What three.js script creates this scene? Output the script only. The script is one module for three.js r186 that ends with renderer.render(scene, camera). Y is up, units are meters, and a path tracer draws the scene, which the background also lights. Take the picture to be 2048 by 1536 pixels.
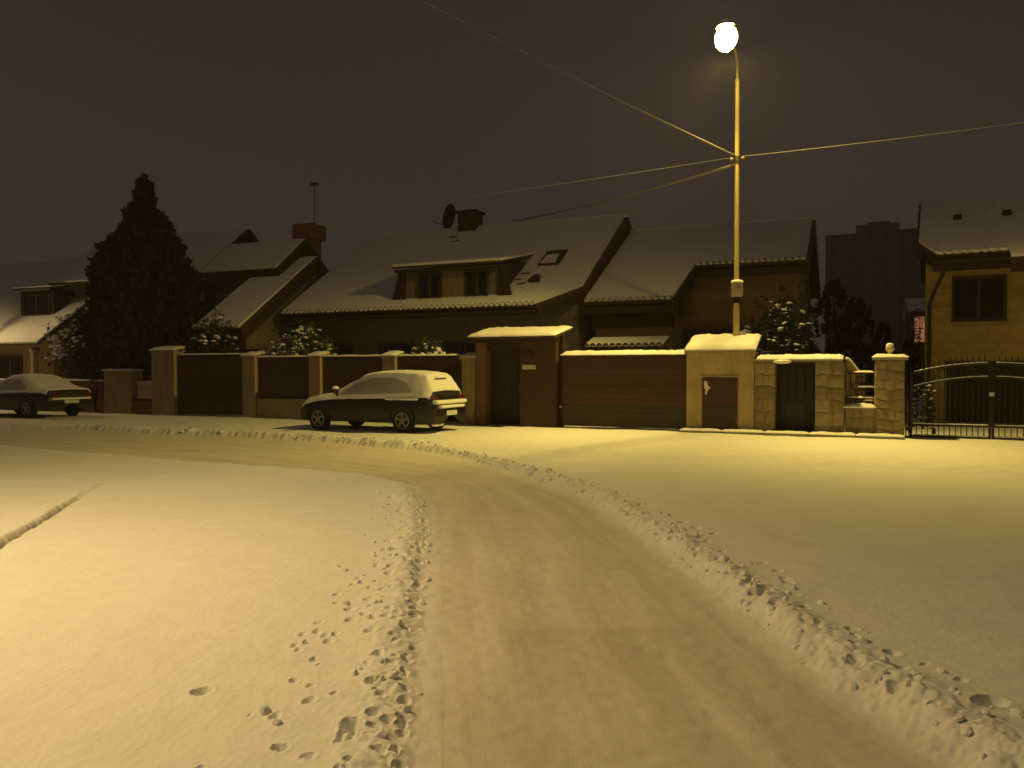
import * as THREE from 'three';
import { RoundedBoxGeometry } from 'three/addons/geometries/RoundedBoxGeometry.js';
import { mergeGeometries, toCreasedNormals, mergeVertices } from 'three/addons/utils/BufferGeometryUtils.js';
import { createNoise2D, createNoise3D } from 'simplex-noise';

// ---------------------------------------------------------------- camera, sky, exposure
const scene = new THREE.Scene();
const camera = new THREE.PerspectiveCamera(52, 1024 / 768, 0.1, 900);
camera.position.set(0, 1.6, 0);
camera.rotation.x = -1.02 * Math.PI / 180;
const renderer = new THREE.WebGLRenderer({ antialias: true });
renderer.toneMapping = THREE.LinearToneMapping;
renderer.toneMappingExposure = 1;
renderer.shadowMap.enabled = true;
{ // overcast night sky lit from below by the town: a little paler towards the horizon, the same all round
  const skyN = (e, c) => Math.sin(e * 9 + Math.sin(c * 6.283 * 3) * 1.5) * 0.6 + Math.sin(c * 6.283 * 5 + e * 14) * 0.4;  // faint unevenness of the cloud, all round
  const W = 64, H = 128, d = new Float32Array(W * H * 4);
  for (let r = 0; r < H; r++) {
    const el = ((r + 0.5) / H - 0.5) * Math.PI, k = Math.max(0, Math.sin(el)), b = 0.62 + 0.38 * Math.exp(-k * 3.2);
    for (let c = 0; c < W; c++) { const i = (r * W + c) * 4; const v = b * (1 + 0.05 * skyN(el, c / W)); d[i] = 0.0455 * v; d[i + 1] = 0.0335 * v; d[i + 2] = 0.0282 * v; d[i + 3] = 1; }
  }
  const t = new THREE.DataTexture(d, W, H, THREE.RGBAFormat, THREE.FloatType);
  t.mapping = THREE.EquirectangularReflectionMapping; t.magFilter = THREE.LinearFilter; t.minFilter = THREE.LinearFilter; t.needsUpdate = true;
  scene.background = t; scene.environment = t;
}
scene.fog = new THREE.FogExp2(new THREE.Color(0.9, 0.88, 0.86), 0.0009);

// ---------------------------------------------------------------- helpers
let seed = 7;
const rnd = () => { seed = (seed + 0x6d2b79f5) | 0; let t = Math.imul(seed ^ (seed >>> 15), 1 | seed); t = (t + Math.imul(t ^ (t >>> 7), 61 | t)) ^ t; return ((t ^ (t >>> 14)) >>> 0) / 4294967296; };
const rr = (a, b) => a + (b - a) * rnd();
const n2 = createNoise2D(rnd), n3 = createNoise3D(rnd);
const clamp = (x, a = 0, b = 1) => Math.min(b, Math.max(a, x));
const sm = (a, b, x) => { const t = clamp((x - a) / (b - a)); return t * t * (3 - 2 * t); };
const lerp = (a, b, t) => a + (b - a) * t;
const V3 = (x, y, z) => new THREE.Vector3(x, y, z);
// street frame: u runs along the garden walls (to the right and nearer), w away from the street behind them
const A = Math.atan(0.443), SA = Math.sin(A), CA = Math.cos(A), D0 = 21.93;
const world = (u, y, w) => V3(u * CA + w * SA, y, -D0 + u * SA - w * CA);
const used = new Map();
const numbered = (n) => { const k = used.get(n) ?? 0; used.set(n, k + 1); return k ? n + '_' + String(k).padStart(3, '0') : n; };
function mesh(name, geo, mat, parent = scene) {
  const m = new THREE.Mesh(geo, mat); m.name = name; m.castShadow = m.receiveShadow = true; parent.add(m); return m;
}
class Thing {
  constructor(name, label, category, u0, w0, group, y0 = 0) {
    const g = this.g = new THREE.Group(); g.name = numbered(name);
    g.position.copy(world(u0, y0, w0)); g.rotation.y = -A; g.userData = { label, category }; if (group) g.userData.group = group;
    scene.add(g); this.o = [u0, y0, w0];
  }
  L(u, y, w) { return V3(u - this.o[0], y - this.o[1], -(w - this.o[2])); }
  add(name, geo, mat, parent = this.g) { return mesh(name, geo, mat, parent); }
  box(name, u1, u2, y1, y2, w1, w2, mat, r = 0.008, parent = this.g) {
    const sx = Math.abs(u2 - u1), sy = Math.abs(y2 - y1), sz = Math.abs(w2 - w1), rad = Math.min(r, sx / 2.1, sy / 2.1, sz / 2.1);
    const g = r ? new RoundedBoxGeometry(sx, sy, sz, r > 0.02 ? 3 : 1, rad) : new THREE.BoxGeometry(sx, sy, sz);
    const c = this.L((u1 + u2) / 2, (y1 + y2) / 2, (w1 + w2) / 2); g.translate(c.x, c.y, c.z);
    return mesh(name, g, mat, parent);
  }
  tube(name, pts, r, mat, parent = this.g, seg = 8, smooth = false) {
    const p = pts.map((q) => this.L(...q));
    return mesh(name, smooth ? tubeG(new THREE.CatmullRomCurve3(p), pts.length * 6, r, seg) : polyTube(p, r, seg), mat, parent);
  }
  // slab lying on the plane y = y0 + s (w - w0); pts are [u, w]
  slab(name, pts, pl, lift, thick, mat, parent = this.g, bevel = 0.0) {
    const [w0, y0, s] = pl, ph = Math.atan(s), c = Math.cos(ph), sn = Math.sin(ph);
    const shp = new THREE.Shape(pts.map(([u, w]) => new THREE.Vector2(u - pts[0][0], (w - w0) / c)));
    const g = new THREE.ExtrudeGeometry(shp, { depth: thick - 2 * bevel, bevelEnabled: bevel > 0, bevelSize: bevel, bevelThickness: bevel, bevelOffset: -bevel, bevelSegments: 2, steps: 1 });
    g.translate(0, 0, bevel);
    const b = this.L(pts[0][0], y0, w0);
    g.applyMatrix4(new THREE.Matrix4().makeBasis(V3(1, 0, 0), V3(0, sn, -c), V3(0, c, sn)).setPosition(b.x, b.y + lift * c, b.z + lift * sn));
    return mesh(name, g, mat, parent);
  }
  // profile [w, y] extruded along u
  prism(name, prof, u1, u2, mat, parent = this.g) {
    const shp = new THREE.Shape(prof.map(([w, y]) => new THREE.Vector2(-w, y)));
    const g = new THREE.ExtrudeGeometry(shp, { depth: u2 - u1, bevelEnabled: false });
    g.rotateY(Math.PI / 2); // shape x -> -z, depth -> +x
    g.scale(1, 1, -1); flip(g);
    const b = this.L(u1, 0, 0); g.translate(b.x, b.y, b.z);
    return mesh(name, g, mat, parent);
  }
}
function flip(g) { const gi = g.index ? g.toNonIndexed() : g; if (gi !== g) g.copy(gi); for (const k of ['position', 'normal', 'uv']) { const a = g.attributes[k]; if (!a) continue; const n = a.itemSize; for (let i = 0; i < a.count; i += 3) for (let c = 0; c < n; c++) { const t = a.array[(i + 1) * n + c]; a.array[(i + 1) * n + c] = a.array[(i + 2) * n + c]; a.array[(i + 2) * n + c] = t; } } }
function tubeG(curve, seg, r, rad) { return new THREE.TubeGeometry(curve, seg, r, rad, false); }
function polyTube(p, r, seg) { const path = new THREE.CurvePath(); for (let i = 0; i < p.length - 1; i++) path.add(new THREE.LineCurve3(p[i], p[i + 1])); return tubeG(path, (p.length - 1) * 4, r, seg); }
function taper(a, b, r1, r2, seg = 5) { // closed cone between two points
  const d = b.clone().sub(a), g = new THREE.CylinderGeometry(r2, r1, d.length(), seg, 1, false);
  g.translate(0, d.length() / 2, 0); g.applyQuaternion(new THREE.Quaternion().setFromUnitVectors(V3(0, 1, 0), d.normalize())); g.translate(a.x, a.y, a.z); return g;
}
const M = (r, g, b, rough = 0.85, x = {}) => new THREE.MeshStandardMaterial({ color: new THREE.Color(r, g, b), roughness: rough, ...x });
function noiseTex(size, f, srgb = false) {
  const d = new Uint8Array(size * size * 4);
  for (let y = 0; y < size; y++) for (let x = 0; x < size; x++) { const c = f(x / size, y / size), i = (y * size + x) * 4; const a = Array.isArray(c) ? c : [c, c, c]; for (let k = 0; k < 3; k++) d[i + k] = clamp(a[k]) * 255; d[i + 3] = 255; }
  const t = new THREE.DataTexture(d, size, size); t.wrapS = t.wrapT = THREE.RepeatWrapping; t.magFilter = THREE.LinearFilter; t.minFilter = THREE.LinearMipmapLinearFilter; if (srgb) t.colorSpace = THREE.SRGBColorSpace; t.needsUpdate = true; return t;
}
// tileable noise on a torus
const tn = (x, y, k, o = 0) => { const a = x * 6.28318, b = y * 6.28318, q = k / 6.28318; return 0.5 * (n3(Math.cos(a) * q + o, Math.sin(a) * q, Math.cos(b) * q) + n3(Math.sin(b) * q + o, Math.cos(a) * q + 9, Math.sin(a) * q)); };
const grainTex = noiseTex(512, (x, y) => 0.5 + 0.25 * tn(x, y, 14) + 0.22 * tn(x, y, 40, 3) + 0.2 * (rnd() - 0.5));
const plasterTex = noiseTex(256, (x, y) => 0.5 + 0.3 * tn(x, y, 30) + 0.4 * (rnd() - 0.5));
const blotch = (amp, k = 5) => noiseTex(256, (x, y) => 1 - amp * 0.5 + amp * (0.6 * tn(x, y, k) + 0.35 * tn(x, y, k * 4, 5)) * 0.9 - amp * 0.25 * rnd());
const rep = (t, x, y = x) => { const c = t.clone(); c.repeat.set(x, y); c.needsUpdate = true; return c; };

const mat = {
  snow: M(0.86, 0.86, 0.87, 0.9),
  roofSnow: M(0.84, 0.84, 0.86, 0.9),
  tile: M(0.06, 0.035, 0.028, 0.8),
  timber: M(0.03, 0.018, 0.013, 0.75),
  board: M(0.06, 0.03, 0.018, 0.6),
  board2: M(0.052, 0.026, 0.016, 0.65),
  gate: M(0.062, 0.021, 0.012, 0.6),
  gate2: M(0.056, 0.019, 0.011, 0.62),
  gateLow: M(0.036, 0.023, 0.014, 0.6),
  brickPier: M(0.06, 0.026, 0.016, 0.8),
  pillar: M(0.42, 0.32, 0.2, 0.9),
  plinth: M(0.4, 0.29, 0.19, 0.9),
  cabinet: M(0.55, 0.42, 0.22, 0.85),
  iron: M(0.014, 0.013, 0.015, 0.55, { metalness: 0.3 }),
  sheet: M(0.008, 0.007, 0.008, 0.6),
  mortar: M(0.25, 0.19, 0.12, 0.95),
  yellow: M(0.5, 0.34, 0.12, 0.9),
  tanWall: M(0.32, 0.21, 0.11, 0.9),
  grayWall: M(0.2, 0.17, 0.14, 0.9),
  brick: M(0.2, 0.1, 0.065, 0.92),
  glass: M(0.01, 0.011, 0.013, 0.12),
  frame: M(0.045, 0.032, 0.026, 0.6),
  pole: M(0.6, 0.5, 0.22, 0.5, { metalness: 0.0 }),
  zinc: M(0.12, 0.11, 0.1, 0.5, { metalness: 0.4 }),
  bark: M(0.06, 0.05, 0.04, 0.95),
  twig: M(0.07, 0.055, 0.045, 0.95),
  conifer: M(0.016, 0.02, 0.016, 0.95),
  leaf: M(0.05, 0.062, 0.035, 0.9),
  leaf2: M(0.035, 0.045, 0.03, 0.95),
  concrete: M(0.3, 0.27, 0.23, 0.95),
  tower: M(0.26, 0.23, 0.24, 0.95),
};
for (const k of ['pillar', 'plinth', 'cabinet', 'yellow', 'tanWall', 'grayWall']) { mat[k].map = rep(blotch(0.28, 4), 0.7); mat[k].bumpMap = plasterTex; mat[k].bumpScale = 0.003; }
{ // snow lying on rows of pantiles: soft parallel swells of the tiles beneath, uv in metres
  const t = noiseTex(512, (x, y) => 0.5 + 0.3 * Math.cos(x * 6.28318 * 8) * (0.5 + 0.5 * tn(x, y, 6)) + 0.12 * tn(x, y, 18) + 0.1 * Math.pow((y * 6) % 1, 3)); t.repeat.set(1 / 1.9, 1 / 2.1);
  mat.roofSnow.bumpMap = t; mat.roofSnow.bumpScale = 0.022;
}
function tag(o, label, category, group, kind) { o.userData = { ...o.userData, label, category }; if (group) o.userData.group = group; if (kind) o.userData.kind = kind; return o; }

// ---------------------------------------------------------------- ground: snow field with a ploughed lane
const LP = [[0.35, -12], [-0.43, 3.16], [-0.555, 4.5], [-0.77, 7], [-1.02, 9.4], [-1.4, 11.0], [-2.1, 11.9], [-3.2, 12.45], [-4.6, 13.2], [-6.6, 14.3], [-10.9, 16.6], [-45, 32]];
const RP = [[2.0, -12], [1.85, 3.3], [1.68, 4.27], [1.54, 5.6], [1.35, 7.5], [0.95, 10.07], [0.0, 12.8], [-0.85, 14.6], [-1.95, 16.2], [-3.9, 17.9], [-6.6, 19.4], [-9.2, 20.5], [-45, 36.3]];
function toLine(P, x, d) { // [signed distance, + on the left of the line's direction; arc length]
  let best = 1e9, s = 0, al = 0, acc = 0;
  for (let i = 0; i < P.length - 1; i++) {
    const ax = P[i][0], ay = P[i][1], bx = P[i + 1][0] - ax, by = P[i + 1][1] - ay, l2 = bx * bx + by * by, l = Math.sqrt(l2);
    const t = clamp(((x - ax) * bx + (d - ay) * by) / l2), ex = x - ax - bx * t, ey = d - ay - by * t, q = ex * ex + ey * ey;
    if (q < best) { best = q; s = (bx * (d - ay) - by * (x - ax)) > 0 ? 1 : -1; al = acc + t * l; }
    acc += l;
  }
  return [s * Math.sqrt(best), al];
}
const FUR = [[-3.9, 4.4], [-4.45, 6.4], [-4.72, 7.35], [-5.1, 8.7], [-5.75, 10.9], [-6.4, 13]];
const pits = new Map(), cell = 0.4, pitKey = (x, d) => Math.floor(x / cell) + ',' + Math.floor(d / cell);
const addPit = (x, d, r, dep) => { for (let i = -1; i <= 1; i++) for (let j = -1; j <= 1; j++) { const k = pitKey(x + i * cell, d + j * cell); if (!pits.has(k)) pits.set(k, []); pits.get(k).push([x, d, r, dep, rr(0, 3.1), rr(0.6, 1)]); } };
const along = (P, d) => { for (let i = 0; i < P.length - 1; i++) if (d >= P[i][1] && d <= P[i + 1][1]) return lerp(P[i][0], P[i + 1][0], (d - P[i][1]) / (P[i + 1][1] - P[i][1])); return P[0][0]; };
for (let i = 0; i < 210; i++) { // holes left by clods thrown off the plough, left edge
  const d = 2.6 + Math.pow(rnd(), 1.25) * 7.2, k = Math.pow(rnd(), 1.9), x = along(LP, d) - 0.02 - k * lerp(0.85, 0.4, sm(3, 8, d));
  addPit(x, d, rr(0.016, 0.042), rr(0.025, 0.055));
}
for (let i = 0; i < 110; i++) { const d = 2.6 + rnd() * 9, k = rnd(), x = along(RP, d) + 0.16 + k * k * 0.5; addPit(x, d, rr(0.02, 0.055), rr(0.03, 0.08)); }
for (const [x, d, r] of [[1.82, 5.55, 0.1], [1.72, 5.5, 0.06], [1.62, 7.5, 0.1], [1.5, 7.3, 0.05], [2.3, 3.75, 0.09], [2.45, 3.4, 0.11], [-0.72, 3.5, 0.07], [-1.55, 3.9, 0.055], [2.6, 3.25, 0.12]]) addPit(x, d, r, 0.09);
function fields(x, d) {
  const [l, al] = toLine(LP, x, d), [r0, ar] = toLine(RP, x, d), r = -r0;
  return { l, r, s: Math.max(l, r), al, ar };
}
function height(x, d, f = fields(x, d)) {
  const { s, l, r } = f, right = r > l;
  const far = d > 22 ? 1 : 0;
  // lane: thin packed snow with brush and tyre streaks
  const t = clamp(-l / (Math.max(0.05, -l - r)), 0, 1);
  let lane = 0.012 + 0.004 * n2(t * 6, f.al * 0.35) + 0.0012 * n2(t * 22, f.al * 0.7) + 0.003 * n2(x * 6, d * 6);
  lane += 0.006 * sm(4.9, 5.06, d + 0.04 * n2(x * 2, 3)) * sm(5.9, 5.1, d) * sm(-0.2, 0.1, x) * sm(1.15, 0.8, x);
  let field = 0.075 + 0.018 * n2(x * 0.28 + 5, d * 0.28) + 0.008 * n2(x * 1.1, d * 1.1 + 7) + 0.0022 * n2(x * 6, d * 6) + 0.0016 * n2(x * 17, d * 17);
  const edge = sm(-0.06, 0.2, s + 0.05 * n2(x * 4, d * 4) + 0.022 * n2(x * 13, d * 13));
  let h = lerp(lane, field, edge);
  if (s > -0.15 && s < 1.4 && !far) {
    const lum = 0.5 * n2(x * 5.5, d * 5.5) + 0.38 * n2(x * 11 + 3, d * 11) + 0.18 * n2(x * 24, d * 24 + 4);
    if (right) { const k = Math.exp(-Math.pow((s - 0.2) / 0.18, 2)); h += k * (0.042 + 0.034 * n2(x * 1.3, d * 1.3) + 0.03 * lum); }
    else if (d < 9.6) { const k = Math.exp(-Math.pow((s - 0.16) / 0.2, 2)); h += k * (0.02 + 0.012 * lum); }
    else { const k = Math.exp(-Math.pow((s - 0.25) / 0.3, 2)); h += k * (0.05 + 0.012 * lum); }
  }
  // pavement along the garden walls stands a little higher under the snow
  const w = -((d - (D0 - 0.443 * x)) * -CA), ww = (d - (D0 - 0.443 * x)) * CA;
  if (r > 0) h += 0.035 * sm(-6.2, -5.6, ww + 0.15 * n2(x * 0.8, 2)) + 0.02 * n2(x * 2.2, d * 2.2) * sm(-6.5, -5.5, ww) * sm(-4.2, -5.2, ww);
  // scattered marks on the far side
  // furrow along a buried kerb
  const [fd, fa] = toLine(FUR, x, d); const fw = (0.045 + 0.02 * n2(fa * 3, 1)) * sm(8.5, 1.5, fa);
  h -= 0.09 * sm(fw + 0.035, fw * 0.35, Math.abs(fd)) * sm(8.2, 3.5, fa);
  h += 0.02 * sm(0.22, 0.05, Math.abs(fd - 0.06)) * sm(7, 3, fa);
  const ps = pits.get(pitKey(x, d));
  if (ps) for (const [px, pd, pr, dep, an, sq] of ps) {
    const ex = x - px, ey = d - pd, a = ex * Math.cos(an) + ey * Math.sin(an), b = (-ex * Math.sin(an) + ey * Math.cos(an)) / sq, q = Math.hypot(a, b) * (1 + 0.12 * n2(x * 14, d * 14)) / pr;
    if (q < 1.7) h += q < 1 ? -dep * (1 - Math.pow(q, 3)) : 0.006 * Math.exp(-Math.pow((q - 1.15) / 0.3, 2));
  }
  return h - 0.075;
}
{ // one sheet from under the camera to the horizon; rings about the origin, finer near and in front
  const radii = [0, 0.4, 0.9, 1.5]; radii.push(2.1, 2.6); while (radii[radii.length - 1] < 9) radii.push(radii[radii.length - 1] * 1.0042); while (radii[radii.length - 1] < 28) radii.push(radii[radii.length - 1] * 1.008);
  while (radii[radii.length - 1] < 420) radii.push(radii[radii.length - 1] * 1.07);
  const ang = []; for (let a = -180; a < -50; a += 4) ang.push(a); for (let a = -50; a < -39; a += 0.6) ang.push(a); for (let a = -39; a <= 39; a += 0.125) ang.push(a); for (let a = 39.6; a < 52; a += 0.6) ang.push(a); for (let a = 52; a <= 180; a += 4) ang.push(a);
  const nA = ang.length, pos = new Float32Array(radii.length * nA * 3), uv = new Float32Array(radii.length * nA * 2), idx = [];
  radii.forEach((R, i) => ang.forEach((a, j) => {
    const th = a * Math.PI / 180, x = R * Math.sin(th), d = R * Math.cos(th), k = i * nA + j;
    pos[k * 3] = x; pos[k * 3 + 1] = R < 60 ? height(x, d) : 0; pos[k * 3 + 2] = -d; uv[k * 2] = (x + 24) / 48; uv[k * 2 + 1] = (d + 8) / 48;
    if (i && j) { const p = k - nA - 1; idx.push(p, p + 1, k, p, k, k - 1); }
  }));
  const g = new THREE.BufferGeometry(); g.setAttribute('position', new THREE.BufferAttribute(pos, 3)); g.setAttribute('uv', new THREE.BufferAttribute(uv, 2)); g.setIndex(idx); g.computeVertexNormals();
  if (g.attributes.normal.getY(nA * 50 + 300) < 0) { for (let i = 0; i < idx.length; i += 3) { const t = idx[i]; idx[i] = idx[i + 1]; idx[i + 1] = t; } g.setIndex(idx); g.computeVertexNormals(); }
  const S = 1536, cm = new Uint8Array(S * S * 4);
  for (let y = 0; y < S; y++) for (let x = 0; x < S; x++) {
    const X = (x + 0.5) / S * 48 - 24, d = (y + 0.5) / S * 48 - 8, f = fields(X, d), e = sm(-0.3, 0.14, f.s + 0.05 * n2(X * 4, d * 4) + 0.03 * n2(X * 13, d * 13)), i = (y * S + x) * 4;
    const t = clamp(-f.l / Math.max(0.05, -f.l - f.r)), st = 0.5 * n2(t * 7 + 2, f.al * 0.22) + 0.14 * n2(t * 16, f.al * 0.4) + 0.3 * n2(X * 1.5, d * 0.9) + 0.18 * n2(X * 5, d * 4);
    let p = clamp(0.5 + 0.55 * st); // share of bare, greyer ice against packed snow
    const scrape = sm(5.06, 4.98, d + 0.04 * n2(X * 2, 3)) * sm(3.9, 4.9, d) * sm(-0.12, 0.02, X - 0.07 * (5 - d)) * sm(1.2, 0.9, X); p = clamp(p + 0.35 * scrape - 0.35 * sm(10, 15, d)); // lane colour lightened towards the street, standing in for stronger lamp light
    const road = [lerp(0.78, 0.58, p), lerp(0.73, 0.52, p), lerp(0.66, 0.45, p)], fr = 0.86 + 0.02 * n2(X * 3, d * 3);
    const [fd, fa] = toLine(FUR, X, d), q = sm(0.055, 0.02, Math.abs(fd) + 0.016 * n2(X * 9, d * 9)) * sm(7.2, 4.0, fa + 0.8 * n2(fa * 4, 8));
    const c = [lerp(road[0], fr, e), lerp(road[1], fr, e), lerp(road[2], fr + 0.01, e)], soil = [0.1, 0.075, 0.05];
    for (let k = 0; k < 3; k++) { const v = lerp(c[k], soil[k], q * 0.85); cm[i + k] = 255 * (v <= 0.0031308 ? 12.92 * v : 1.055 * Math.pow(v, 1 / 2.4) - 0.055); } cm[i + 3] = 255;
  }
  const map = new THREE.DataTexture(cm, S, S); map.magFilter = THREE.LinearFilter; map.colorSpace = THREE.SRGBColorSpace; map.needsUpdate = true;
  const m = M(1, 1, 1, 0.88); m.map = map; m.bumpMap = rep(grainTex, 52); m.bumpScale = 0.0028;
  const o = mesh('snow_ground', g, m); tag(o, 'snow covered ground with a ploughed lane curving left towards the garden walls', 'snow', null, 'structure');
}
{ // crumbs of snow pushed aside along the lane
  const g = new THREE.IcosahedronGeometry(1, 1), p = g.attributes.position; for (let i = 0; i < p.count; i++) { const v = V3().fromBufferAttribute(p, i), k = 1 + 0.22 * n3(v.x * 2, v.y * 2, v.z * 2); p.setXYZ(i, v.x * k, v.y * k * 0.8, v.z * k); } g.computeVertexNormals();
  const n = 480, im = new THREE.InstancedMesh(g, mat.snow, n), m4 = new THREE.Matrix4(), q = new THREE.Quaternion(), e = new THREE.Euler();
  for (let i = 0; i < n; i++) {
    let x, d; const side = rnd();
    if (side < 0.2) { d = 2.6 + Math.pow(rnd(), 1.3) * 7.5; x = along(LP, d) + 0.04 - Math.pow(rnd(), 1.8) * 0.75; }
    else { const k = rnd(), j = Math.pow(k, 1.2) * 25, P = RP; let acc = 0, L = 13.5 + j; x = 0; d = 0; for (let s = 0; s < P.length - 1; s++) { const l = Math.hypot(P[s + 1][0] - P[s][0], P[s + 1][1] - P[s][1]); if (L < acc + l) { const t = (L - acc) / l; x = lerp(P[s][0], P[s + 1][0], t); d = lerp(P[s][1], P[s + 1][1], t); break; } acc += l; } const nx = sm(14, 10, d); const off = 0.02 + Math.pow(rnd(), 1.2) * 0.55; x += off * lerp(0.45, 1, nx); d += off * lerp(0.85, 0.15, nx); }
    const r = rr(0.01, 0.032) * (rnd() < 0.1 ? 1.5 : 1);
    m4.compose(V3(x, height(x, d) + r * 0.1, -d), q.setFromEuler(e.set(rr(0, 6), rr(0, 6), rr(0, 6))), V3(r * rr(0.7, 1.3), r * rr(0.6, 1), r)); im.setMatrixAt(i, m4);
  }
  im.name = 'snow_crumbs'; im.castShadow = im.receiveShadow = true; scene.add(im); tag(im, 'loose crumbs of snow heaped along the edges of the ploughed lane', 'snow', null, 'stuff');
}
console.log('ground');

// ---------------------------------------------------------------- street lamps
function snowLump(sx, sy, sz, k = 0.12, det = 3) { const g = new THREE.IcosahedronGeometry(1, det), p = g.attributes.position, o = rr(0, 50); for (let i = 0; i < p.count; i++) { const v = V3().fromBufferAttribute(p, i), q = 1 + k * n3(v.x * 2 + o, v.y * 2, v.z * 2); p.setXYZ(i, v.x * q * sx, Math.max(-0.25, v.y) * q * sy, v.z * q * sz); } const m = mergeVertices(g.deleteAttribute('normal').deleteAttribute('uv')); m.computeVertexNormals(); return m; }
const glow = (r, g, b) => new THREE.MeshStandardMaterial({ color: 0x000000, emissive: new THREE.Color(r, g, b), emissiveIntensity: 1 });
function streetLamp(label, at, arm, H, col, beams, opts = {}) { // at [x,z] of the post; arm [dx,dz] to the lamp head
  const g = new THREE.Group(); g.name = numbered('street_lamp'); g.position.set(at[0], 0, at[1]); scene.add(g); g.userData = { label, category: 'street lamp', group: 'street lamps' };
  const post = [taper(V3(0, 0, 0), V3(0, 3.2, 0), 0.085, 0.08, 16), taper(V3(0, 3.2, 0), V3(0, H - 0.7, 0), 0.068, 0.055, 16)];
  mesh('post', mergeGeometries(post), mat.pole, g);
  const L = Math.hypot(...arm), dx = arm[0] / L, dz = arm[1] / L;
  const c = new THREE.CatmullRomCurve3([V3(0, H - 0.75, 0), V3(0.02 * dx, H - 0.35, 0.02 * dz), V3(0.25 * L * dx, H - 0.02, 0.25 * L * dz), V3(0.6 * L * dx, H + 0.12, 0.6 * L * dz), V3(arm[0] - 0.2 * dx, H + 0.14, arm[1] - 0.2 * dz)]);
  mesh('bracket_arm', new THREE.TubeGeometry(c, 24, 0.032, 10), mat.pole, g);
  const head = new THREE.Group(); head.name = 'lamp_head'; head.position.set(arm[0], H + 0.1, arm[1]); head.rotation.y = Math.atan2(-dz, dx); g.add(head);
  const hs = new THREE.SphereGeometry(1, 24, 10, 0, Math.PI * 2, 0, Math.PI / 2); hs.scale(0.3, 0.12, 0.26); hs.translate(0, 0.22, 0);
  mesh('housing', hs, mat.zinc, head);
  const bs = new THREE.SphereGeometry(1, 28, 18); bs.scale(0.275, 0.295, 0.27); bs.translate(0.03, -0.05, 0);
  const sd = new THREE.SphereGeometry(1, 20, 14, -1.7, 3.4, 0.08, 2.9); sd.scale(0.295, 0.32, 0.29); sd.translate(0.0, -0.05, 0); mesh('added_light_shield', sd, M(0.1, 0.1, 0.1, 0.7, { side: THREE.DoubleSide }), head);  // opaque shell added behind the bowl to keep its glow off the roofs
  mesh('glowing_bowl', bs, glow(...col.map((v) => v * (opts.glow ?? 330))), head);
  mesh('snow_cap', snowLump(0.24, 0.07, 0.2).translate(0, 0.31, 0), mat.snow, head);
  if (opts.box) { const [y] = opts.box; const bx = new RoundedBoxGeometry(0.27, 0.36, 0.24, 3, 0.035); bx.translate(0, y, 0.03); mesh('junction_box', bx, mat.concrete, g); mesh('box_snow', snowLump(0.16, 0.07, 0.14).translate(0, y + 0.19, 0.03), mat.snow, g); mesh('clamp', new THREE.CylinderGeometry(0.095, 0.095, 0.16, 16).translate(0, y - 0.27, 0), mat.iron, g); }
  if (opts.hook) { const y = opts.hook; mesh('cable_bracket', new THREE.CylinderGeometry(0.085, 0.085, 0.12, 14).translate(0, y, 0), mat.zinc, g); for (const [bx, bz] of [[-CA, -SA], [CA, SA]]) mesh('insulator', new THREE.SphereGeometry(0.05, 10, 8).translate(bx * 0.14, y, bz * 0.14), mat.concrete, g); }
  // the optics throw overlapping beams along and across the street: [sideways, forward tilt, half angle, candela]
  const [ax, az] = opts.aim ?? [dx, dz];
  for (const [sp, ti, cone, I] of beams) {
    const s = new THREE.SpotLight(new THREE.Color(...col), I, 0, cone * Math.PI / 180, 1, 2);
    s.position.set(arm[0] + 0.04 * dx, H + 0.1 - 0.5, arm[1] + 0.04 * dz);
    const f = Math.sin(ti) * 5, l = Math.tan(sp) * 5; s.target.position.set(s.position.x + f * ax - l * az, s.position.y - Math.cos(ti) * 5, s.position.z + f * az + l * ax);
    s.castShadow = true; s.shadow.radius = 8; s.shadow.mapSize.set(2048, 2048); s.shadow.camera.far = 80; s.name = 'lamp'; g.add(s, s.target);
  }
  return g;
}
const YEL = [1, 0.71, 0.15], PEACH = [1, 0.685, 0.26];
{ const p = world(5.95, 0, 0.8), q = world(5.79, 0, 0.05); streetLamp('lit street lamp on tall yellow post rising behind the small snow roofed kiosk', [p.x, p.z], [q.x - p.x, q.z - p.z], 9.74, YEL, [[0.8, 0.36, 49, 250], [-0.8, 0.36, 49, 250], [0, 0.26, 44, 190]], { box: [3.66], hook: 7.0, aim: [-SA, CA] }); }
streetLamp('street lamp beside the ploughed lane, standing to the left of the viewer', [-7.2, -5.0], [1.3, 0], 7.4, PEACH, [[0, 0.08, 76, 182]], { hook: 6.9, glow: 30 });
{ const p = world(-27.5, 0, 0.8), q = world(-27.5, 0, -0.5); streetLamp('far street lamp beyond the left edge, before the house with the dormer', [p.x, p.z], [q.x - p.x, q.z - p.z], 8.6, PEACH, [[0.4, 0, 62, 95], [-0.4, 0, 62, 95]], { hook: 7.0, glow: 40 }); }
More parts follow.
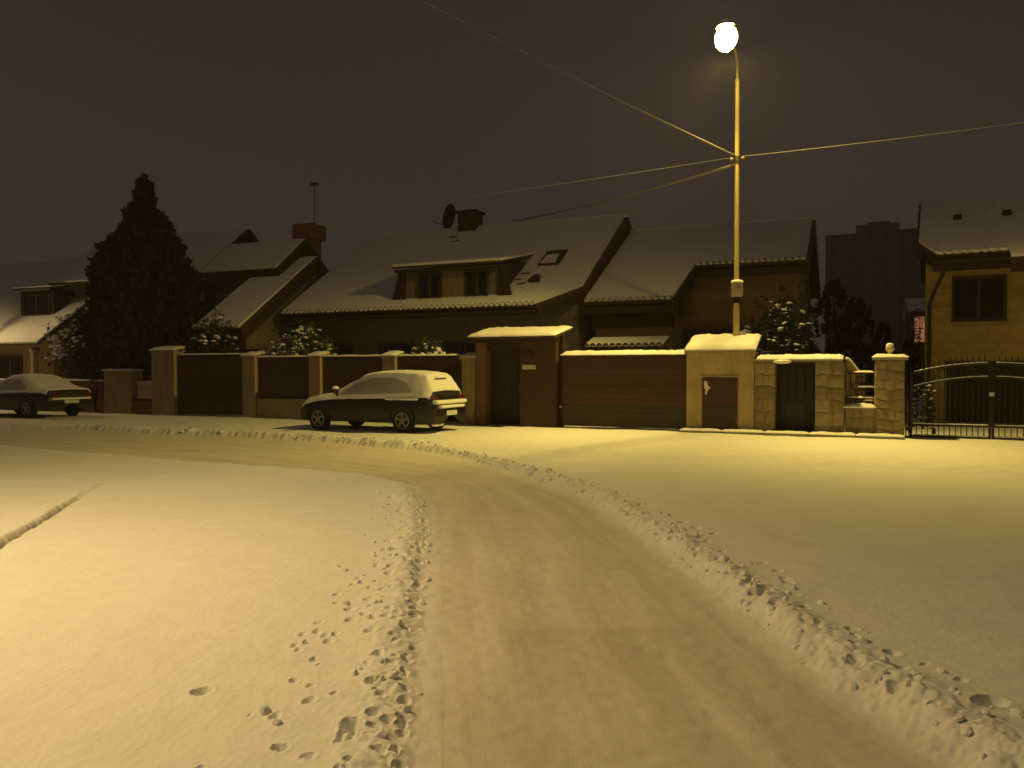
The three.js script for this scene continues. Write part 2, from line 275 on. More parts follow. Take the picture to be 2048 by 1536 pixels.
// overhead cables, furred with snow
function cable(label, a, b, sag, r, thin = 0.4) { const p = []; for (let i = 0; i <= 40; i++) { const t = i / 40, v = a.clone().lerp(b, t); v.y -= sag * 4 * t * (1 - t); p.push(v); } // tube thins away from the lamp post, imitating lamp light that fades with distance
  const cv = new THREE.CatmullRomCurve3(p), g = new THREE.TubeGeometry(cv, 80, r, 6), q = g.attributes.position;
  for (let i = 0; i < q.count; i++) { const t = Math.floor(i / 7) / 80, c = cv.getPointAt(t), k = lerp(1, thin, sm(0.1, 0.42, t)) * (1 + 0.12 * n2(t * 60, r * 900)); q.setXYZ(i, c.x + (q.getX(i) - c.x) * k, c.y + (q.getY(i) - c.y) * k, c.z + (q.getZ(i) - c.z) * k); }
  const m = mesh(numbered('overhead_cable'), g, M(0.28, 0.26, 0.23, 0.9)); tag(m, label, 'cable', 'overhead cables'); }
{
  const h = world(5.95, 7.05, 0.8);
  cable('snow furred cable climbing from the lamp post towards the upper left', world(5.9, 7.08, 0.74), V3(-7.1, 7.35, -5), 0.12, 0.022, 0.2);
  cable('cable dropping from the lamp post to the ridge beside the chimney', world(5.9, 6.86, 0.8), world(-4.4, 7.8, 10.05), 0.12, 0.036, 0.8);
  cable('faint cable running from the lamp post to the right over the iron gate', world(6.08, 7.05, 0.8), world(30, 8.6, 0.8), 0.4, 0.011, 0.15);
  cable('faint cable running from the lamp post leftwards along the street', world(5.81, 7.05, 0.8), world(-27.5, 7.0, 0.8), 0.45, 0.0045, 0.5);
  cable('thin cable crossing the dark sky above the far left house', world(-27.5, 7.2, 0.8), world(-21, 6.6, 12), 0.1, 0.016);
}
console.log('lamps');

// ---------------------------------------------------------------- garden walls along the street
function capG(sx, h, sz) { // a snow cap: uneven depth, rounded shoulders, ragged rim
  const g = new THREE.BoxGeometry(sx, h, sz, Math.max(4, Math.ceil(sx / 0.09)), 3, Math.max(4, Math.ceil(sz / 0.09))), p = g.attributes.position, o = rr(0, 90);
  for (let i = 0; i < p.count; i++) {
    let x = p.getX(i), y = p.getY(i), z = p.getZ(i); const k = y / h + 0.5, ez = Math.abs(2 * z / sz), ex = Math.abs(2 * x / sx), rx = Math.max(0, (Math.abs(x) - sx / 2 + h) / h), rz = Math.max(0, (Math.abs(z) - sz / 2 + h) / h);
    const sh = Math.sqrt(Math.max(0.05, 1 - 0.8 * Math.max(rx * rx, rz * rz)));
    const dep = h * sh * (1 + 0.22 * n2(x * 2.1 + o, z * 2.1) + 0.14 * n2(x * 7 + o, z * 7));
    const rag = 0.12 * h * n2((x + z) * 9 + o, 3) + 0.1 * h * k * (1 - k) * 4;
    if (ez > 0.98) z += Math.sign(z) * (rag + 0.1 * h - 0.25 * h * k * k); if (ex > 0.98) x += Math.sign(x) * (rag - 0.25 * h * k * k);
    p.setXYZ(i, x, -h / 2 + k * dep, z);
  }
  const m = mergeVertices(g.deleteAttribute('normal').deleteAttribute('uv')); m.computeVertexNormals(); return m;
}
function capSnow(t, u1, u2, y, w1, w2, h = 0.05, parent = t.g) { const g = capG(u2 - u1, h, w2 - w1), c = t.L((u1 + u2) / 2, y + h / 2 - 0.004, (w1 + w2) / 2); g.translate(c.x, c.y, c.z); return mesh('snow', g, mat.snow, parent); }
function capSlope(t, name, R, pl, lift, h) { const u1 = R[0][0], u2 = R[1][0], w1 = R[0][1], w2 = R[2][1], ph = Math.atan(pl[2]), g = capG(u2 - u1, h, (w2 - w1) / Math.cos(ph)); g.translate(0, lift + h / 2, 0); g.rotateX(ph); const wm = (w1 + w2) / 2, c = t.L((u1 + u2) / 2, pl[1] + pl[2] * (wm - pl[0]), wm); g.translate(c.x, c.y, c.z); return mesh(name, g, mat.snow, t.g); }
function boards(t, u1, u2, y1, y2, w1, w2, n, mats) { const h = (y2 - y1) / n; for (let i = 0; i < n; i++) t.box('board', u1, u2, y1 + i * h + 0.002, y1 + (i + 1) * h - 0.002, w1 + rr(-0.002, 0.002), w2, mats[Math.floor(rnd() * mats.length)], 0.005); }
const pillarSpots = [[-13.78, -12.72, 2.3, 'broad plastered end pillar with snowy sloping cap beside the bins'], [-9.68, -9.16, 2.08, 'plastered pillar between the wide plank gate and the plank fence'], [-6.99, -6.56, 2.06, 'plastered fence pillar just left of the parked dark car'], [-4.26, -3.82, 2.04, 'plastered fence pillar rising directly behind the dark car'], [-1.58, -1.16, 1.98, 'plastered fence pillar at the left side of the covered entrance']];
for (const [u1, u2, h, label] of pillarSpots) {
  const t = new Thing('fence_pillar', label, 'pillar', (u1 + u2) / 2, 0.2, 'plastered fence pillars');
  t.box('shaft', u1, u2, 0, h - 0.06, 0, 0.42, mat.pillar, 0.012);
  const cap = t.slab('cap', [[u1 - 0.04, -0.05], [u2 + 0.04, -0.05], [u2 + 0.04, 0.47], [u1 - 0.04, 0.47]], [0, h - 0.06, 0.22], 0, 0.06, mat.plinth);
  capSlope(t, 'snow', [[u1 - 0.04, -0.05], [u2 + 0.04, -0.05], [u2 + 0.04, 0.47]], [0, h - 0.06, 0.22], 0.058, 0.06);
}
{ // wide plank gate on the left
  const t = new Thing('plank_gate', 'wide dark brown plank gate between the two leftmost pillars', 'gate', -11.2, 0.2);
  boards(t, -12.7, -9.7, 0.12, 2.06, 0.15, 0.2, 10, [mat.board, mat.board2]);
  for (const u of [-12.5, -11.2, -9.9]) t.box('stile', u - 0.05, u + 0.05, 0.1, 2.06, 0.204, 0.26, mat.timber);
  t.box('top_rail', -12.71, -9.69, 2.062, 2.12, 0.13, 0.27, mat.timber); capSnow(t, -12.71, -9.69, 2.12, 0.12, 0.28, 0.045);
}
for (const [u1, u2, label] of [[-9.15, -7.0, 'dark plank fence panel on a low plinth next to the wide gate'], [-6.55, -4.27, 'dark plank fence panel on a low plinth above the car bonnet'], [-3.81, -1.59, 'dark plank fence panel behind the tail of the dark car']]) {
  const t = new Thing('fence_panel', label, 'fence', (u1 + u2) / 2, 0.2, 'plank fence panels');
  t.box('plinth', u1 + 0.003, u2 - 0.003, 0, 0.68, 0.06, 0.36, mat.plinth, 0.01);
  boards(t, u1 + 0.01, u2 - 0.01, 0.685, 1.97, 0.16, 0.2, 7, [mat.board, mat.board2]);
  for (const k of [0.15, 0.85]) t.box('stile', lerp(u1, u2, k) - 0.04, lerp(u1, u2, k) + 0.04, 0.69, 1.97, 0.204, 0.26, mat.timber);
  t.box('top_rail', u1 + 0.004, u2 - 0.004, 1.972, 2.02, 0.13, 0.28, mat.timber); capSnow(t, u1 + 0.004, u2 - 0.004, 2.02, 0.12, 0.29, 0.05);
}
{ // covered entrance
  const t = new Thing('entrance_porch', 'covered garden entrance with dark door, brown pier and snowy lean-to roof', 'entrance', 0.15, 0.5);
  t.box('left_jamb', -1.13, -0.84, 0, 2.42, 0, 0.9, mat.brick, 0.01);
  t.box('pier', 0.24, 1.3, 0, 2.4, 0, 0.9, mat.brickPier, 0.012);
  t.box('lintel', -0.84, 0.24, 2.14, 2.42, 0.15, 0.85, mat.timber);
  const d = t.box('door', -0.82, 0.22, 0.06, 2.13, 0.38, 0.44, mat.sheet); t.box('handle', 0.06, 0.11, 0.98, 1.18, 0.33, 0.38, mat.zinc, 0.01, d);
  for (let i = 0; i < 5; i++) t.box('door_board', -0.8 + i * 0.204, -0.61 + i * 0.204, 0.1, 2.1, 0.366, 0.379, mat.timber, 0.004);
  t.box('name_plate', 0.32, 0.72, 1.62, 1.74, -0.02, -0.001, M(0.55, 0.5, 0.45, 0.5));
  t.box('bell_box', 0.42, 0.62, 1.92, 2.1, -0.05, -0.001, mat.frame);
  const pl = [-0.35, 2.46, 0.2]; const R = [[-1.2, -0.35], [1.42, -0.35], [1.42, 1.0], [-1.2, 1.0]];
  t.slab('roof', R, pl, 0, 0.06, mat.tile); capSlope(t, 'roof_snow', R, pl, 0.058, 0.08);
  t.box('fascia', -1.19, 1.41, 2.36, 2.46, -0.33, -0.3, mat.timber);
  t.box('side_post', 1.32, 1.42, 0, 2.6, 0.25, 0.36, mat.timber);
  t.add('latch', new THREE.SphereGeometry(0.035, 10, 8).translate(...t.L(1.36, 0.6, 0.2).toArray()), M(0.6, 0.6, 0.58, 0.4));
}
{ // sliding gate
  const t = new Thing('sliding_gate', 'long reddish brown sliding gate with snow strip, left of the kiosk', 'gate', 3.15, 0.2);
  boards(t, 1.45, 4.82, 0.66, 1.96, 0.12, 0.17, 8, [mat.gate, mat.gate2]);
  boards(t, 1.45, 4.82, 0.08, 0.66, 0.13, 0.17, 3, [mat.gateLow]);
  for (const u of [1.6, 3.1, 4.6]) t.box('stile', u - 0.05, u + 0.05, 0.08, 1.96, 0.174, 0.24, mat.timber);
  t.slab('coping', [[1.44, 0.0], [4.83, 0.0], [4.83, 0.4], [1.44, 0.4]], [0, 1.965, 0.24], 0, 0.03, mat.tile);
  capSlope(t, 'snow', [[1.44, 0.0], [4.83, 0.0], [4.83, 0.4]], [0, 1.965, 0.24], 0.028, 0.06);
}
{ // utility kiosk
  const t = new Thing('utility_kiosk', 'pale rendered utility kiosk with brown door and thick snow on its roof', 'kiosk', 5.66, 0.4);
  t.box('body', 4.84, 6.49, 0, 2.05, 0, 0.95, mat.cabinet, 0.012);
  const d = t.box('door', 5.24, 6.1, 0.12, 1.42, -0.03, -0.002, mat.gate2, 0.006);
  t.box('kick_panel', 5.25, 6.09, 0.13, 0.69, -0.042, -0.031, mat.gateLow, 0.004, d);
  const s = new THREE.Shape([[0, 0.34], [0.07, 0.34], [0.09, 0.24], [0.17, 0.17], [0.1, 0.13], [0.07, 0.05], [0.06, 0], [0.015, 0.02], [0.04, 0.14], [0, 0.16]].map((p) => new THREE.Vector2(...p)));
  const sg = new THREE.ExtrudeGeometry(s, { depth: 0.004, bevelEnabled: false }); const c = t.L(5.29, 0.98, -0.034); sg.translate(c.x, c.y, c.z); t.add('warning_sticker', sg, M(0.75, 0.72, 0.65, 0.6), d);
  for (const y of [0.35, 1.2]) t.box('hinge', 6.06, 6.12, y, y + 0.09, -0.05, -0.031, mat.zinc, 0.004, d);
  t.box('frame', 5.2, 6.14, 1.425, 1.46, -0.025, -0.002, mat.cabinet, 0.004);
  const R = [[4.8, -0.08], [6.54, -0.08], [6.54, 1.03], [4.8, 1.03]], pl = [-0.08, 2.05, 0.34];
  t.slab('roof', R, pl, 0, 0.05, mat.concrete); capSlope(t, 'roof_snow', R, pl, 0.048, 0.095);
  t.box('footing', 4.8, 6.53, 0, 0.1, -0.09, -0.003, mat.concrete); capSnow(t, 4.8, 5.22, 0.1, -0.1, 0.0, 0.06); capSnow(t, 6.12, 6.53, 0.1, -0.1, 0.0, 0.06);
}
// natural stone facing: irregular stones in rough courses, each its own piece
const stoneMats = [[0.36, 0.27, 0.16], [0.31, 0.24, 0.15], [0.4, 0.31, 0.2], [0.28, 0.21, 0.13], [0.34, 0.28, 0.19]].map((c) => { const m = M(...c, 0.95); m.map = blotch(0.35, 6); m.bumpMap = plasterTex; m.bumpScale = 0.006; return m; });
function stoneFace(t, u1, u2, y1, y2, w, parent = t.g, size = 0.27, side = 0) { // side: 0 faces the street, +1/-1 faces along u (then u1,u2 are w values and w is u)
  const nr = Math.max(1, Math.round((y2 - y1) / size)), rows = []; const yl = (i, k) => i === 0 ? y1 : i === nr ? y2 : y1 + (y2 - y1) * i / nr + 0.05 * n2(i * 7.1 + u1, k * 2.3);
  for (let i = 0; i < nr; i++) {
    const nc = Math.max(1, Math.round((u2 - u1) / size * rr(0.75, 1.15))), cut = [u1]; for (let k = 1; k < nc; k++) cut.push(lerp(u1, u2, (k + rr(-0.22, 0.22)) / nc)); cut.push(u2);
    for (let k = 0; k < nc; k++) {
      const a = cut[k] + 0.006, b = cut[k + 1] - 0.006, j = () => rr(-0.016, 0.016), q = [[a, yl(i, a) + 0.006], [lerp(a, b, 0.5), yl(i, (a + b) / 2) + 0.006 + j() * 0.5], [b, yl(i, b) + 0.006], [b + j() * 0.6, (yl(i, b) + yl(i + 1, b)) / 2], [b, yl(i + 1, b) - 0.006], [lerp(a, b, 0.45), yl(i + 1, (a + b) / 2) - 0.006], [a, yl(i + 1, a) - 0.006], [a + j() * 0.6, (yl(i, a) + yl(i + 1, a)) / 2]];
      const cx = (a + b) / 2, cy = q.reduce((s, p) => s + p[1], 0) / 8, dep = rr(0.008, 0.024), P = [], I = [];
      q.forEach(([x, y]) => P.push(side ? t.L(w, y, x) : t.L(x, y, w)));
      const out = side ? V3(side, 0, 0) : V3(0, 0, 1);
      q.forEach(([x, y]) => { const xx = lerp(x, cx, 0.12), yy = lerp(y, cy, 0.12); P.push((side ? t.L(w, yy, xx) : t.L(xx, yy, w)).addScaledVector(out, dep)); });
      P.push((side ? t.L(w, cy, cx) : t.L(cx, cy, w)).addScaledVector(out, dep + rr(0.004, 0.014)));
      for (let s = 0; s < 8; s++) { const n = (s + 1) % 8; I.push(s, n, 8 + n, s, 8 + n, 8 + s, 8 + s, 8 + n, 16); }
      const g = new THREE.BufferGeometry(); g.setAttribute('position', new THREE.BufferAttribute(new Float32Array(P.flatMap((v) => v.toArray())), 3));
      g.setAttribute('uv', new THREE.BufferAttribute(new Float32Array(P.flatMap((v) => [v.x + v.z * 0.7 + i, v.y])), 2)); g.setIndex(side < 0 || side === 0 ? I : I); g.computeVertexNormals();
      mesh('stone', g, stoneMats[Math.floor(rnd() * 5)], parent).material.side = THREE.DoubleSide;
    }
  }
}
{ // stone gateway with its dark door
  const t = new Thing('stone_gateway', 'stone gateway with a dark narrow door and snowy lintel, right of the kiosk', 'gateway', 7.5, 0.25);
  for (const [a, b, n] of [[6.5, 6.98, 'left_jamb'], [7.89, 8.52, 'right_pier']]) { const p = t.box(n, a, b, 0, 1.8, 0, 0.5, mat.mortar, 0.006); stoneFace(t, a, b, 0, 1.8, -0.002, p, 0.29); if (n === 'right_pier') stoneFace(t, 0.03, 0.5, 0, 1.8, b + 0.002, p, 0.29, 1); }
  t.box('lintel', 6.98, 7.89, 1.74, 1.8, 0.02, 0.5, mat.timber);
  const d = t.box('door', 6.99, 7.88, 0.08, 1.73, 0.3, 0.34, mat.sheet); for (let i = 0; i < 5; i++) t.box('door_bar', 7.06 + i * 0.185, 7.1 + i * 0.185, 0.85, 1.68, 0.27, 0.3, mat.iron, 0.004, d); t.box('door_panel', 7.2, 7.66, 0.2, 0.78, 0.285, 0.3, M(0.018, 0.017, 0.018, 0.6), 0.01, d);
  t.slab('coping', [[6.5, -0.1], [8.5, -0.1], [8.5, 0.6], [6.5, 0.6]], [-0.1, 1.802, 0.1], 0, 0.05, mat.concrete); capSlope(t, 'snow', [[6.5, -0.1], [8.5, -0.1], [8.5, 0.6]], [-0.1, 1.802, 0.1], 0.048, 0.075);
  const sw = t.add('swept_shoulder', (() => { const s = new THREE.Shape(); s.moveTo(0, 0); s.lineTo(0, 1.84); s.quadraticCurveTo(0.12, 1.82, 0.18, 1.68); s.quadraticCurveTo(0.26, 1.55, 0.42, 1.5); s.lineTo(0.42, 0); const g = new THREE.ExtrudeGeometry(s, { depth: 0.18, bevelEnabled: false }); const c = t.L(8.56, 0, 0.48); g.translate(c.x, c.y, c.z); return g; })(), mat.mortar);
  const sp = []; for (let i = 0; i <= 8; i++) { const k = i / 8; sp.push([8.54 + 0.42 * k, 1.87 - 0.34 * sm(0.05, 0.85, k), 0.39]); } t.tube('snow', sp, 0.04, mat.snow, t.g, 8, true);
  const lamp = new THREE.SphereGeometry(1, 18, 10); lamp.scale(0.21, 0.055, 0.09); const c = t.L(7.16, 1.8, -0.13); lamp.translate(c.x, c.y, c.z); t.add('bulkhead_lamp', lamp, M(0.85, 0.82, 0.78, 0.25));
}
{ // low stone wall with iron infill
  const t = new Thing('low_stone_wall', 'low stone wall with snow on top and iron scrollwork, beside the ball topped pillar', 'wall', 8.9, 0.25);
  const p = t.box('core', 8.56, 9.18, 0, 0.72, 0.06, 0.46, mat.mortar, 0.006); stoneFace(t, 8.56, 9.18, 0, 0.72, 0.058, p, 0.25); capSnow(t, 8.5, 9.21, 0.72, 0.0, 0.5, 0.1);
  t.tube('rail', [[8.6, 1.52, 0.25], [9.18, 1.52, 0.25]], 0.02, mat.iron); t.tube('rail', [[8.6, 0.92, 0.25], [9.18, 0.92, 0.25]], 0.02, mat.iron);
  for (let i = 0; i < 5; i++) t.tube('bar', [[8.66 + i * 0.12, 0.8, 0.25], [8.66 + i * 0.12, 1.6, 0.25]], 0.011, mat.iron);
  for (const [y, a, b] of [[1.545, 8.74, 9.18], [1.2, 8.84, 9.17], [0.945, 8.62, 9.18], [0.88, 8.95, 9.18]]) capSnow(t, a, b, y, 0.2, 0.3, 0.045);
  for (const [u, y] of [[8.78, 1.2], [9.02, 1.2], [8.9, 1.05], [8.9, 1.36]]) t.add('scroll', new THREE.TorusGeometry(0.085, 0.011, 6, 20).translate(...t.L(u, y, 0.25).toArray()), mat.iron);
}
{
  const t = new Thing('stone_pillar', 'square stone gate pillar with snowy cap and ball finial', 'pillar', 9.5, 0.3);
  const p = t.box('shaft', 9.2, 9.8, 0, 1.83, 0, 0.6, mat.mortar, 0.006); stoneFace(t, 9.2, 9.8, 0, 1.83, -0.002, p, 0.24); stoneFace(t, 0.0, 0.6, 0, 1.83, 9.198, p, 0.26, -1);
  t.box('cap', 9.13, 9.87, 1.832, 1.89, -0.07, 0.67, mat.concrete, 0.012); capSnow(t, 9.12, 9.88, 1.89, -0.08, 0.68, 0.075);
  const f = t.add('ball_finial', new THREE.LatheGeometry([[0, 0], [0.07, 0], [0.06, 0.05], [0.035, 0.08], [0.08, 0.12], [0.1, 0.18], [0.08, 0.24], [0, 0.28]].map((q) => new THREE.Vector2(...q)), 18).translate(...t.L(9.5, 1.93, 0.3).toArray()), M(0.5, 0.42, 0.25, 0.7)); mesh('snow', snowLump(0.085, 0.06, 0.085).translate(...t.L(9.5, 2.17, 0.3).toArray()), mat.snow, f);
}
{ // wrought iron gate
  const t = new Thing('iron_gate', 'arched wrought iron double gate with snow on its rails before the yellow house', 'gate', 11.5, 0.3);
  const arch = (u, b, h) => { const k = clamp(1 - Math.pow((u - 11.55) / 1.6, 2)); return b + h * k; };
  for (const [u1, u2] of [[9.95, 11.52], [11.58, 13.2]]) {
    const lf = new THREE.Group(); lf.name = 'leaf'; t.g.add(lf);
    for (const [b, h, r] of [[1.52, 0.22, 0.026], [1.2, 0.24, 0.02]]) { const q = []; for (let i = 0; i <= 10; i++) { const u = lerp(u1, u2, i / 10); q.push([u, arch(u, b, h), 0.3]); } t.tube('arched_rail', q, r, mat.iron, lf, 8, true);
      const sp = []; for (let i = 0; i <= 10; i++) { const u = lerp(u1 + 0.05, u2 - 0.05, i / 10); sp.push([u, arch(u, b, h) + r + 0.006, 0.3]); } t.tube('rail_snow', sp, 0.013, mat.snow, lf, 8, true); }
    for (const y of [0.34, 0.08]) { t.tube('bottom_rail', [[u1, y, 0.3], [u2, y, 0.3]], 0.025, mat.iron, lf); t.tube('rail_snow', [[u1 + 0.04, y + 0.028, 0.3], [u2 - 0.04, y + 0.028, 0.3]], 0.018, mat.snow, lf); }
    for (const u of [u1, u2]) t.box('stile', u - 0.025, u + 0.025, 0.05, arch(u, 1.55, 0.23), 0.275, 0.325, mat.iron, 0.004, lf);
    for (let i = 1; i < 14; i++) { const u = lerp(u1, u2, i / 14), y = arch(u, 1.62, 0.23); t.tube('bar', [[u, 0.08, 0.3], [u, y, 0.3]], 0.011, mat.iron, lf, 6); t.add('spike', new THREE.ConeGeometry(0.022, 0.11, 6).translate(...t.L(u, y + 0.05, 0.3).toArray()), mat.iron, lf); }
    for (let i = 0; i < 6; i++) { const u = lerp(u1 + 0.14, u2 - 0.14, i / 5); t.add('scroll', new THREE.TorusGeometry(0.1, 0.011, 6, 18).translate(...t.L(u, arch(u, 1.36, 0.23), 0.3).toArray()), mat.iron, lf); }
  }
  t.box('latch', 11.5, 11.6, 1.02, 1.1, 0.25, 0.275, M(0.5, 0.5, 0.48, 0.4), 0.01);
}
{ // fence strip between pillar and gate with ivy holding snow
  const t = new Thing('iron_fence', 'short iron fence with snow flecked climber between stone pillar and gate', 'fence', 9.87, 0.3);
  for (let i = 0; i < 2; i++) t.tube('bar', [[9.85 + i * 0.06, 0, 0.34], [9.85 + i * 0.06, 1.5, 0.34]], 0.014, mat.iron);
  const L = [], S = []; for (let i = 0; i < 90; i++) { const u = rr(9.84, 10.45), y = rr(0.15, 1.25), w = rr(0.36, 0.7), p = t.L(u, y, w); const g = new THREE.CircleGeometry(rr(0.03, 0.06), 5); g.rotateX(rr(-1, 1)); g.rotateY(rr(-1, 1)); g.translate(p.x, p.y, p.z); L.push(g); if (rnd() < 0.35) S.push(snowLump(rr(0.025, 0.06), rr(0.02, 0.04), 0.04, 0.2, 1).translate(p.x, p.y + 0.02, p.z)); }
  mesh('climber_leaves', mergeGeometries(L), mat.leaf2, t.g).material.side = THREE.DoubleSide; mesh('climber_snow', mergeGeometries(S), mat.snow, t.g).userData.kind = 'stuff';
}
{ // kerb step in front of the stone gateway
  const t = new Thing('kerb', 'low concrete kerb with snow along the foot of kiosk and gateway', 'kerb', 7.2, -0.35); t.g.userData.kind = 'structure';
  for (let i = 0; i < 5; i++) { const a = 4.75 + i * 1.01; t.box('kerb_stone', a, a + 0.99, -0.05, 0.1, -0.42, -0.3, mat.concrete, 0.012); capSnow(t, a, a + 1.0, 0.1, -0.43, -0.12, 0.05); }
}
{ // neighbour's front on the far left
  let t = new Thing('gate_pier', 'square plastered gate pier with thin snow, left of the bins', 'pillar', -15.4, 0.2); t.box('shaft', -16.15, -14.8, 0, 1.58, 0, 0.5, mat.pillar, 0.015); capSnow(t, -16.2, -14.75, 1.58, -0.05, 0.55, 0.06);
  t = new Thing('low_wall', 'low dark brick wall joining the gate pier and the broad end pillar', 'wall', -14.3, 0.2); t.box('core', -14.79, -13.8, 0, 0.5, 0.1, 0.4, mat.brick, 0.01);
  t.box('coping', -14.79, -13.8, 0.502, 0.56, 0.06, 0.44, mat.timber);
  t = new Thing('meter_box', 'pale meter box with a rounded snowy top on the low wall', 'box', -14.25, 0.2, null, 0.56); t.box('body', -14.6, -13.82, 0.56, 1.14, 0.1, 0.4, M(0.5, 0.38, 0.28, 0.8), 0.05); capSnow(t, -14.62, -13.8, 1.14, 0.08, 0.42, 0.08); t.box('lid_line', -14.55, -13.87, 0.95, 0.965, 0.09, 0.1, mat.frame, 0.002);
  t = new Thing('garden_shed_wall', 'tan wall corner seen between the gate pier and the end pillar', 'wall', -14.6, 2.4); t.box('wall', -15.2, -14.0, 0, 1.85, 2.2, 2.5, mat.pillar, 0.01); capSnow(t, -15.22, -13.98, 1.85, 2.18, 2.52, 0.05);
  t = new Thing('garden_wall', 'brown garden wall behind the snowy car at far left', 'wall', -17.6, 0.3); t.box('core', -25, -16.3, 0, 1.2, 0.1, 0.4, mat.brick, 0.01); capSnow(t, -25.02, -16.3, 1.2, 0.06, 0.44, 0.06);
}
console.log('walls');

// ---------------------------------------------------------------- houses
function tilesAlong(t, u1, u2, w, y, pl, parent, step = 0.21) { // the rounded ends of the eave tiles
  const ph = Math.atan(pl[2]), g0 = new THREE.CylinderGeometry(step * 0.42, step * 0.42, 0.42, 10, 1, false, 0, Math.PI); g0.rotateZ(Math.PI / 2); g0.rotateY(Math.PI / 2); g0.rotateX(-ph);
  const n = Math.round((u2 - u1) / step); for (let i = 0; i < n; i++) { const m = mesh('eave_tile', g0, mat.tile, parent); m.position.copy(t.L(u1 + (i + 0.5) * (u2 - u1) / n, y, w)); }
}
const scallop = (u1, u2, w, step = 0.21, a = 0.05) => { const n = Math.round((u2 - u1) / step), p = []; for (let i = 0; i < n; i++) for (const k of [0, 0.2, 0.5, 0.8]) p.push([u1 + (i + k) * (u2 - u1) / n, w - a * Math.sin(k * Math.PI) + 0.5 * a * (rnd() - 0.5)]); p.push([u2, w]); return p; };
function windowIn(t, parent, u1, u2, y1, y2, w, mid = true, sill = false) {
  const f = new THREE.Group(); f.name = 'window'; parent.add(f);
  t.box('pane', u1, u2, y1, y2, w - 0.015, w - 0.003, mat.glass, 0, f);
  for (const [a, b, c, d] of [[u1 - 0.07, u1, y1 - 0.07, y2 + 0.07], [u2, u2 + 0.07, y1 - 0.07, y2 + 0.07], [u1, u2, y1 - 0.07, y1], [u1, u2, y2, y2 + 0.07]]) t.box('frame', a, b, c, d, w - 0.06, w - 0.003, mat.frame, 0.006, f);
  if (mid) t.box('frame', (u1 + u2) / 2 - 0.05, (u1 + u2) / 2 + 0.05, y1, y2, w - 0.055, w - 0.016, mat.frame, 0.006, f);
  if (sill) t.box('sill', u1 - 0.1, u2 + 0.1, y1 - 0.12, y1 - 0.075, w - 0.14, w - 0.003, mat.frame, 0.006, f);
  return f;
}
